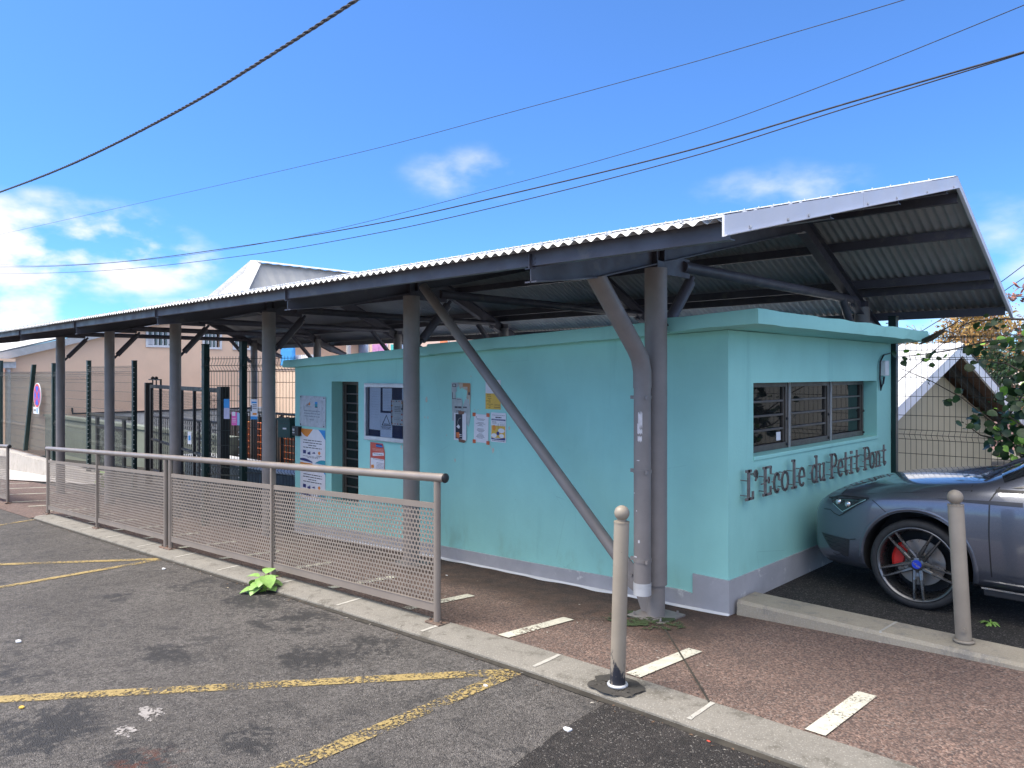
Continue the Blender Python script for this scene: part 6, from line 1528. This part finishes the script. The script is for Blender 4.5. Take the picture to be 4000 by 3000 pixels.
mb = MB(); mb.prism([(XG-.32, yr+.2, hz(yr+.2)-.11), (XG-.32, yhi, hz(yhi)-.11), (XG-.32, yhi, hz(yhi)-.26), (XG-.32, yr+.2, hz(yr+.2)-.26)], (-.08, 0, 0)); mb.build('rafter', M_dark, hs_)
# pink wall and roof further right
pk = thing('pink_building', (-2, 24, -3), 'pink rendered building glimpsed behind the climbing plant at the right edge', 'building')
mb = MB(); q0, q1 = atY(3858, 1500, 24), atY(4150, 1500, 24); mb.bx(q0.x, q1.x+6, 24, 28, -3.2, atY(3900, 1500, 24).z); mb.build('wall', mat('pink_render', (.68, .42, .38, 1), .85, 0, .05), pk)
mb = MB(); mb.prism([(q0.x-.3, 23.5, atY(3900, 1503, 23.5).z), (q0.x-.3, 26, atY(3900, 1452, 26).z), (q0.x-.3, 28.5, atY(3900, 1503, 23.5).z)], (q1.x-q0.x+7, 0, 0)); mb.build('roof', mat('pale_pink_roof', (.72, .62, .56, 1), .7, 0, .04), pk)

def leafshape(kind):
    if kind == 'heart': return [(0, 0), (.28, .10), (.46, .34), (.42, .62), (.2, .86), (0, 1.0), (-.2, .86), (-.42, .62), (-.46, .34), (-.28, .10)]
    return [(0, 0), (.16, .25), (.2, .5), (.12, .8), (0, 1), (-.12, .8), (-.2, .5), (-.16, .25)]
def leaf(mb, p, d, up, size, kind='heart', mi=0, fold=.18, droop=.15):
    d = Vector(d).normalized(); up = Vector(up).normalized(); sd = d.cross(up).normalized(); nn = sd.cross(d).normalized(); P = Vector(p)
    pts = leafshape(kind); vs = [P+(sd*u+d*v+nn*(abs(u)*fold-v*v*droop))*size for u, v in pts]; n = len(pts)
    mid = [P+(d*v-nn*v*v*droop)*size for v in (.35, .7)]
    o = vs+mid; h = n//2
    fs = [(0, 1, n), (1, 2, n), (2, 3, n+1, n), (3, 4, n+1), (4, h, n+1)] if n == 10 else [(0, 1, n), (1, 2, n+1, n), (2, 3, n+1), (3, 4, n+1)]
    gs = [(0, n, n-1), (n-1, n, n-2), (n-2, n, n+1, n-3), (n-3, n+1, n-4), (n-4, n+1, h)] if n == 10 else [(0, n, n-1), (n-1, n, n+1, n-2), (n-2, n+1, n-3), (n-3, n+1, 4)]
    mb.add(o, fs+gs, mi)
# climbing plant on the right-hand fence
cl = thing('climbing_plant', (-.1, 8.3, ZLOT), 'climbing plant with large dark green leaves spreading along the mesh fence at the right edge', 'plant')
r = random.Random(11); st = MB(); lv = MB()
def C3(px, py, Y): return atY(px, py, Y)
stems = [[(4040, 1860, 8.2), (3960, 1740, 8.3), (3880, 1650, 8.2), (3760, 1555, 8.25), (3640, 1490, 8.3), (3520, 1440, 8.35)], [(4060, 1300, 8.3), (3960, 1320, 8.2), (3850, 1335, 8.2), (3700, 1370, 8.25), (3580, 1388, 8.3), (3500, 1395, 8.3)],
         [(4060, 1250, 8.2), (3930, 1245, 8.2), (3800, 1255, 8.25), (3740, 1280, 8.3)], [(4060, 1500, 8.1), (3990, 1450, 8.2), (3930, 1420, 8.2), (3830, 1410, 8.2)], [(3870, 1700, 8.3), (3900, 1660, 8.25), (3960, 1600, 8.2), (4020, 1500, 8.2), (4050, 1400, 8.2)],
         [(3600, 1330, 8.3), (3680, 1290, 8.3), (3720, 1270, 8.3), (3770, 1235, 8.3)], [(3910, 1720, 8.2), (3830, 1700, 8.2), (3770, 1655, 8.2)], [(4040, 1690, 8.2), (3960, 1640, 8.1), (3900, 1600, 8.1)]]
for sidx, s_ in enumerate(stems):
    P = [C3(*p) for p in s_]; st.tube(P, [.012-.009*i/(len(P)-1) for i in range(len(P))], 5)
mb = MB(); mb.tube([C3(3590, 1345, 8.35), C3(3640, 1322, 8.33), C3(3690, 1292, 8.3)], [.006, .024, .012], 8); mb.tube([C3(3690, 1292, 8.3), C3(3722, 1300, 8.3), C3(3730, 1325, 8.3), C3(3705, 1338, 8.3), C3(3670, 1335, 8.3)], .006, 5); st.v += []; 
mb.build('dead_branch', M_bark, cl)
clusters = [(3860, 1270, 5, 26), (3890, 1240, 4, 16), (3990, 1330, 9, 26), (3920, 1330, 7, 24), (3950, 1300, 6, 22), (3790, 1320, 7, 14), (3820, 1350, 5, 26), (3815, 1400, 4, 30), (3880, 1250, 3, 18), (3655, 1390, 6, 18), (3640, 1415, 3, 20), (3545, 1400, 4, 12), (3510, 1385, 5, 18), (3610, 1485, 4, 15), (3700, 1565, 4, 24),
            (3740, 1520, 3, 20), (3840, 1610, 10, 26), (3800, 1640, 7, 26), (3880, 1570, 5, 14), (3930, 1520, 8, 30), (3985, 1470, 14, 30), (3960, 1570, 10, 26), (4000, 1600, 12, 32), (3930, 1650, 12, 28), (3880, 1690, 12, 26), (3960, 1700, 18, 30), (4020, 1680, 14, 32), (3990, 1750, 14, 26), (3910, 1760, 10, 24), (4030, 1540, 14, 34), (3770, 1660, 4, 14), (4040, 1430, 12, 32), (4060, 1330, 8, 28), (3740, 1275, 5, 11), (3870, 1400, 4, 18), (4070, 1800, 18, 32), (3960, 1790, 8, 22)]
for (px, py, n, sz) in clusters:
    for k in range(n):
        sp = 12+n*3.4; Y = 8.2+r.uniform(-.22, .2); p = C3(px+r.gauss(0, sp*.6), py+r.gauss(0, sp*.55), Y)
        d = Vector((r.uniform(-1, 1), r.uniform(-.7, .4), r.uniform(-1, .35))); up = Vector((r.uniform(-.6, .6), r.uniform(-1, -.2), r.uniform(0, 1)))
        leaf(lv, p, d, up, sz/F*p.y/ray(px)[1]*r.uniform(.9, 1.55), 'heart' if sz > 16 else 'oval', 0 if r.random() < .88 else 1)
st.build('stem', M_bark, cl, smooth=True); lvo = lv.build('leaves', [M_leaf, M_leaf2], cl, smooth=True)
# russet shrub tips poking in at the right edge by the roof corner
ru = thing('russet_branch', (1.2, 7.6, -.2), 'russet leafy branch reaching in beside the rear corner of the shelter roof', 'branch'); mb = MB(); lf_ = MB()
for (p, q) in (((4120, 1190), (3905, 1148)), ((4100, 1160), (3975, 1120)), ((4120, 1240), (3990, 1175))):
    A, B = C3(p[0], p[1], 9.3), C3(q[0], q[1], 9.3); mb.tube([A, A.lerp(B, .5)+Vector((0, 0, .02)), B], [.008, .006, .002], 5)
    for k in range(46):
        t = r.random(); P_ = A.lerp(B, t); leaf(lf_, P_, (r.uniform(-1, .6), r.uniform(-1, 1), r.uniform(-.6, 1)), (r.uniform(-1, 1), -1, r.uniform(-1, 1)), .055*r.uniform(.6, 1.5), 'oval', 0 if r.random() < .7 else 1)
mb.build('twigs', M_bark, ru); lf_.build('leaves', [mat('mauve_russet_leaf', (.22, .13, .13, 1), .6, 0, .3), M_leafo], ru)
# autumn trees behind the house
def tree(base, hgt, rad, label, mats, nleaf, size, dens=1, seed=1, cz=.62, group='autumn-coloured trees behind the beige house', sparse=.0):
    r = random.Random(seed); t = thing('broadleaf_tree', base, label, 'tree', group); B = Vector(base); wd = MB(); tips = []
    def branch(p, d, ln, rr, lev):
        P = [p]; q = p.copy(); dd = d.copy()
        for k in range(4):
            dd = (dd+Vector((r.gauss(0, .16), r.gauss(0, .16), r.gauss(.03, .12)))).normalized(); q = q+dd*ln/4; P.append(q.copy())
        wd.tube(P, [rr*(1-.45*i/4) for i in range(5)], 6 if lev < 2 else 4, cap=False)
        if lev >= 4: tips.append(P[-1]); tips.append(P[2]); return
        for k in range(4 if lev < 1 else 3):
            s0 = P[2+k % 3] if lev else P[1+k % 4]; nd = (dd+Vector((r.gauss(0, .62), r.gauss(0, .62), r.gauss(.12, .4)))).normalized(); branch(s0, nd, ln*r.uniform(.58, .78), rr*.5, lev+1)
    branch(B, Vector((0, 0, 1)), hgt*.36, hgt*.02, 0)
    wd.build('trunk', M_bark, t, smooth=True); lm = MB()
    for k in range(nleaf):
        q = tips[r.randrange(len(tips))]; p = q+Vector((r.gauss(0, rad*.07), r.gauss(0, rad*.07), r.gauss(0, rad*.06)))
        leaf(lm, p, (r.uniform(-1, 1), r.uniform(-1, 1), r.uniform(-1, .6)), (r.uniform(-1, 1), r.uniform(-1, 1), r.uniform(0, 1)), size*r.uniform(.6, 1.4), 'oval', 0 if (mnoise.noise(q*.9)+r.gauss(0, .2)) < .12 else 1)
    lm.build('crown', mats, t); return t
M_gold = mat('golden_leaf', (.29, .19, .055, 1), .6, 0, .35, 2); M_olive = mat('olive_leaf', (.16, .17, .05, 1), .6, 0, .3, 2)
g = -2.8
def tb(px, Y): v = atY(px, 1500, Y); return (v.x, Y, g)
tree(tb(3545, 24), 7.0, 2.2, 'golden brown tree just right of the shelter, above the beige roof', [M_leafy, M_gold], 6500, .13, seed=3)
tree(tb(3500, 27), 5.6, 2.6, 'olive and gold tree seen between the roof and the teal slab', [M_gold, M_olive], 5200, .13, seed=5)
tree(tb(3700, 26), 6.8, 3.0, 'thin russet tree with mostly bare twigs above the house ridge', [M_leafo, M_leafy], 650, .10, seed=8)
tree(tb(3850, 30), 7.4, 3.2, 'sparse autumn tree behind the climbing plant', [M_leafo, M_gold], 450, .10, seed=12)
tree(tb(3950, 34), 5.9, 2.6, 'orange tree above the pink building', [M_leafy, M_gold], 6500, .14, seed=14)
tree(tb(4080, 32), 5.6, 2.6, 'golden tree at the far right edge', [M_gold, M_leafo], 5200, .14, seed=17)
tree(tb(4010, 20), 3.9, 1.6, 'green bush behind the fence at the right edge', [M_leaf, M_leaf2], 3800, .12, seed=21, group='shrubs behind the fence')
# weeds
def weed(base, n, size, label, hgt, seed):
    r = random.Random(seed); t = thing('weed', base, label, 'weed', 'weeds growing in the asphalt'); B = Vector(base); s_ = MB(); l_ = MB()
    for k in range(n):
        a = 2.4*k+r.uniform(-.3, .3); h = hgt*(.15+.85*((k % 7)/6)); p0 = B+Vector((r.gauss(0, size*.15), r.gauss(0, size*.15), 0)); p1 = B+Vector((math.cos(a)*size*.3, math.sin(a)*size*.3, h)); s_.tube([p0, p0.lerp(p1, .5)+Vector((0, 0, h*.1)), p1], .0025, 4)
        leaf(l_, p1, (math.cos(a), math.sin(a), r.uniform(-.35, .5)), (-math.cos(a)*.3, -math.sin(a)*.3, 1), size*r.uniform(.7, 1.2), 'heart' if size > .06 else 'oval', 0, .25, .35)
    s_.build('stalks', M_leaf2, t); l_.build('leaves', M_weed, t, smooth=True); return t
M_weed = mat('lime_weed_leaf', (.24, .42, .11, 1), .5, 0, .15, 30)
v = onroad(1032, 2308); weed((v.x+.01, YK0-.03, road_z(v.x, YK0)), 17, .125, 'lush lime green weed growing at the kerb under the barrier', .14, 5)
d_ = -ZLOT*F/(2440-HY); a_, b_ = ray(3868); weed((a_*d_, b_*d_, ZLOT), 26, .045, 'small bright green weed on the dark asphalt beside the right bollard', .02, 9)
v = onroad(380, 1800)
weed((-17.6, 5.6, pav_z(-17.6, 5)), 22, .14, 'small green plant at the foot of the mesh fence behind the second column', .35, 3)

# ------------------------------------------------------------------ overhead cables
def cable(pts, Y, rr, label, twist=False, n=260, sag=True):
    # smooth curve through points of the sky line, hung in a vertical plane over the street
    P = [atY(px, py, Y) for px, py in pts]
    P = [P[0]+(P[0]-P[1]).normalized()*12]+P+[P[-1]+(P[-1]-P[-2]).normalized()*9]     # on towards the next poles
    xs = [p.x for p in P]; zs = [p.z for p in P]
    def cr(x):
        for i in range(len(xs)-1):
            if x <= xs[i+1] or i == len(xs)-2: break
        x0, x1 = xs[i], xs[i+1]; t = (x-x0)/(x1-x0)
        def m(k):
            a, b = max(0, k-1), min(len(xs)-1, k+1); return (zs[b]-zs[a])/(xs[b]-xs[a])
        h = x1-x0; return (2*t**3-3*t*t+1)*zs[i]+(t**3-2*t*t+t)*h*m(i)+(-2*t**3+3*t*t)*zs[i+1]+(t**3-t*t)*h*m(i+1)
    XS = [xs[0]+(xs[-1]-xs[0])*(i/n)**1.0 for i in range(n+1)]
    mb = MB()
    if not twist: mb.tube([(x, Y, cr(x)) for x in XS], rr, 6)
    else:
        for ph in (0, 2.1, 4.2):
            L_ = []; x = xs[0]; k = 0
            while x < xs[-1]:
                a = x*2*math.pi/.42+ph; loose = 1+.35*mnoise.noise(Vector((x*.9, ph, 0))); L_.append((x, Y+math.cos(a)*rr*.62*loose, cr(x)+math.sin(a)*rr*.62*loose)); x += .045
            mb.tube(L_, rr*.56, 6)
    o = mb.build('overhead_cable', M_cable, smooth=True); c = Vector((xs[-1], Y, zs[-1])); o.data.transform(Matrix.Translation(-c)); o.location = c
    return tag(o, label, 'cable', 'overhead cables')
cable([(-250, 838), (0, 750), (235, 660), (452, 560), (777, 388), (1085, 198), (1392, 0), (1700, -210)], 5.0, .021, 'thick twisted black cable crossing the top left of the sky', True)
cable([(-200, 960), (0, 916), (640, 772), (1000, 690), (1500, 572), (2000, 437), (2700, 245), (3100, 128), (3530, 0), (3900, -120)], 12, .0065, 'thin single cable, the highest of those above the roof')
cable([(-200, 1026), (0, 1033), (150, 1038), (600, 1012), (1200, 918), (2000, 719), (2700, 520), (3300, 302), (4000, 20), (4300, -110)], 12.05, .0065, 'thin cable that rises towards the top right corner')
cable([(-200, 1044), (0, 1043), (200, 1040), (500, 1020), (1000, 953), (1500, 868), (2000, 756), (2700, 585), (3300, 406), (4000, 203), (4300, 110)], 11.9, .014, 'thicker upper cable of the lower pair over the shelter roof')
cable([(-200, 1064), (0, 1067), (200, 1066), (500, 1050), (1000, 992), (1500, 905), (2000, 793), (2700, 612), (3300, 424), (4000, 207), (4300, 105)], 12.1, .010, 'thinner lower cable of the pair, closest to the shelter roof')
cable([(3800, 1170), (3905, 1105), (4000, 1035), (4200, 900)], 10.6, .005, 'short thin cable at the right edge above the other one')
cable([(3800, 1240), (3905, 1150), (4000, 1085), (4200, 960)], 10.7, .005, 'short thin cable at the right edge, nearest the russet branch')
# litter
lit = [(72, 2510, .030, 'white'), (1896, 2682, .016, 'white'), (2218, 2855, .026, 'white'), (1665, 2422, .008, 'white'), (1745, 2250, .012, 'white'), (640, 2225, .03, 'white'), (890, 2298, .011, 'tan'), (2768, 2900, .010, 'red'), (85, 2768, .02, 'yellow')]
mm = {'white': M_white, 'tan': M_beige, 'red': M_red, 'yellow': M_yellow}
names = ['crumpled white paper scrap in the lower left of the street', 'white pebble at the end of the lower yellow line', 'white sliver beside the edge of the dark asphalt repair', 'tiny white chip left of the barrier end post', 'white chip on the dark pavement by the teal wall', 'white scrap near the tip of the far yellow marking', 'tan pebble left of the big weed', 'red bottle cap on the dark asphalt repair', 'yellow leaf scrap at the left edge of the street']
for (px, py, s_, c_), nm in zip(lit, names):
    v = onroad(px, py) if not (1700 < px < 1800 and py < 2300) else onpav(px, py); r = random.Random(px); mb = MB(); n = 7
    mb.prism([(v.x+s_*(.7+.5*r.random())*math.cos(i*6.28/n), v.y+s_*.6*(.7+.5*r.random())*math.sin(i*6.28/n), v.z+.005) for i in range(n)], (0, 0, s_*.25))
    o = mb.build('litter_scrap', mm[c_]); o.data.transform(Matrix.Translation(-v)); o.location = v; tag(o, nm, 'litter', 'scraps on the street')
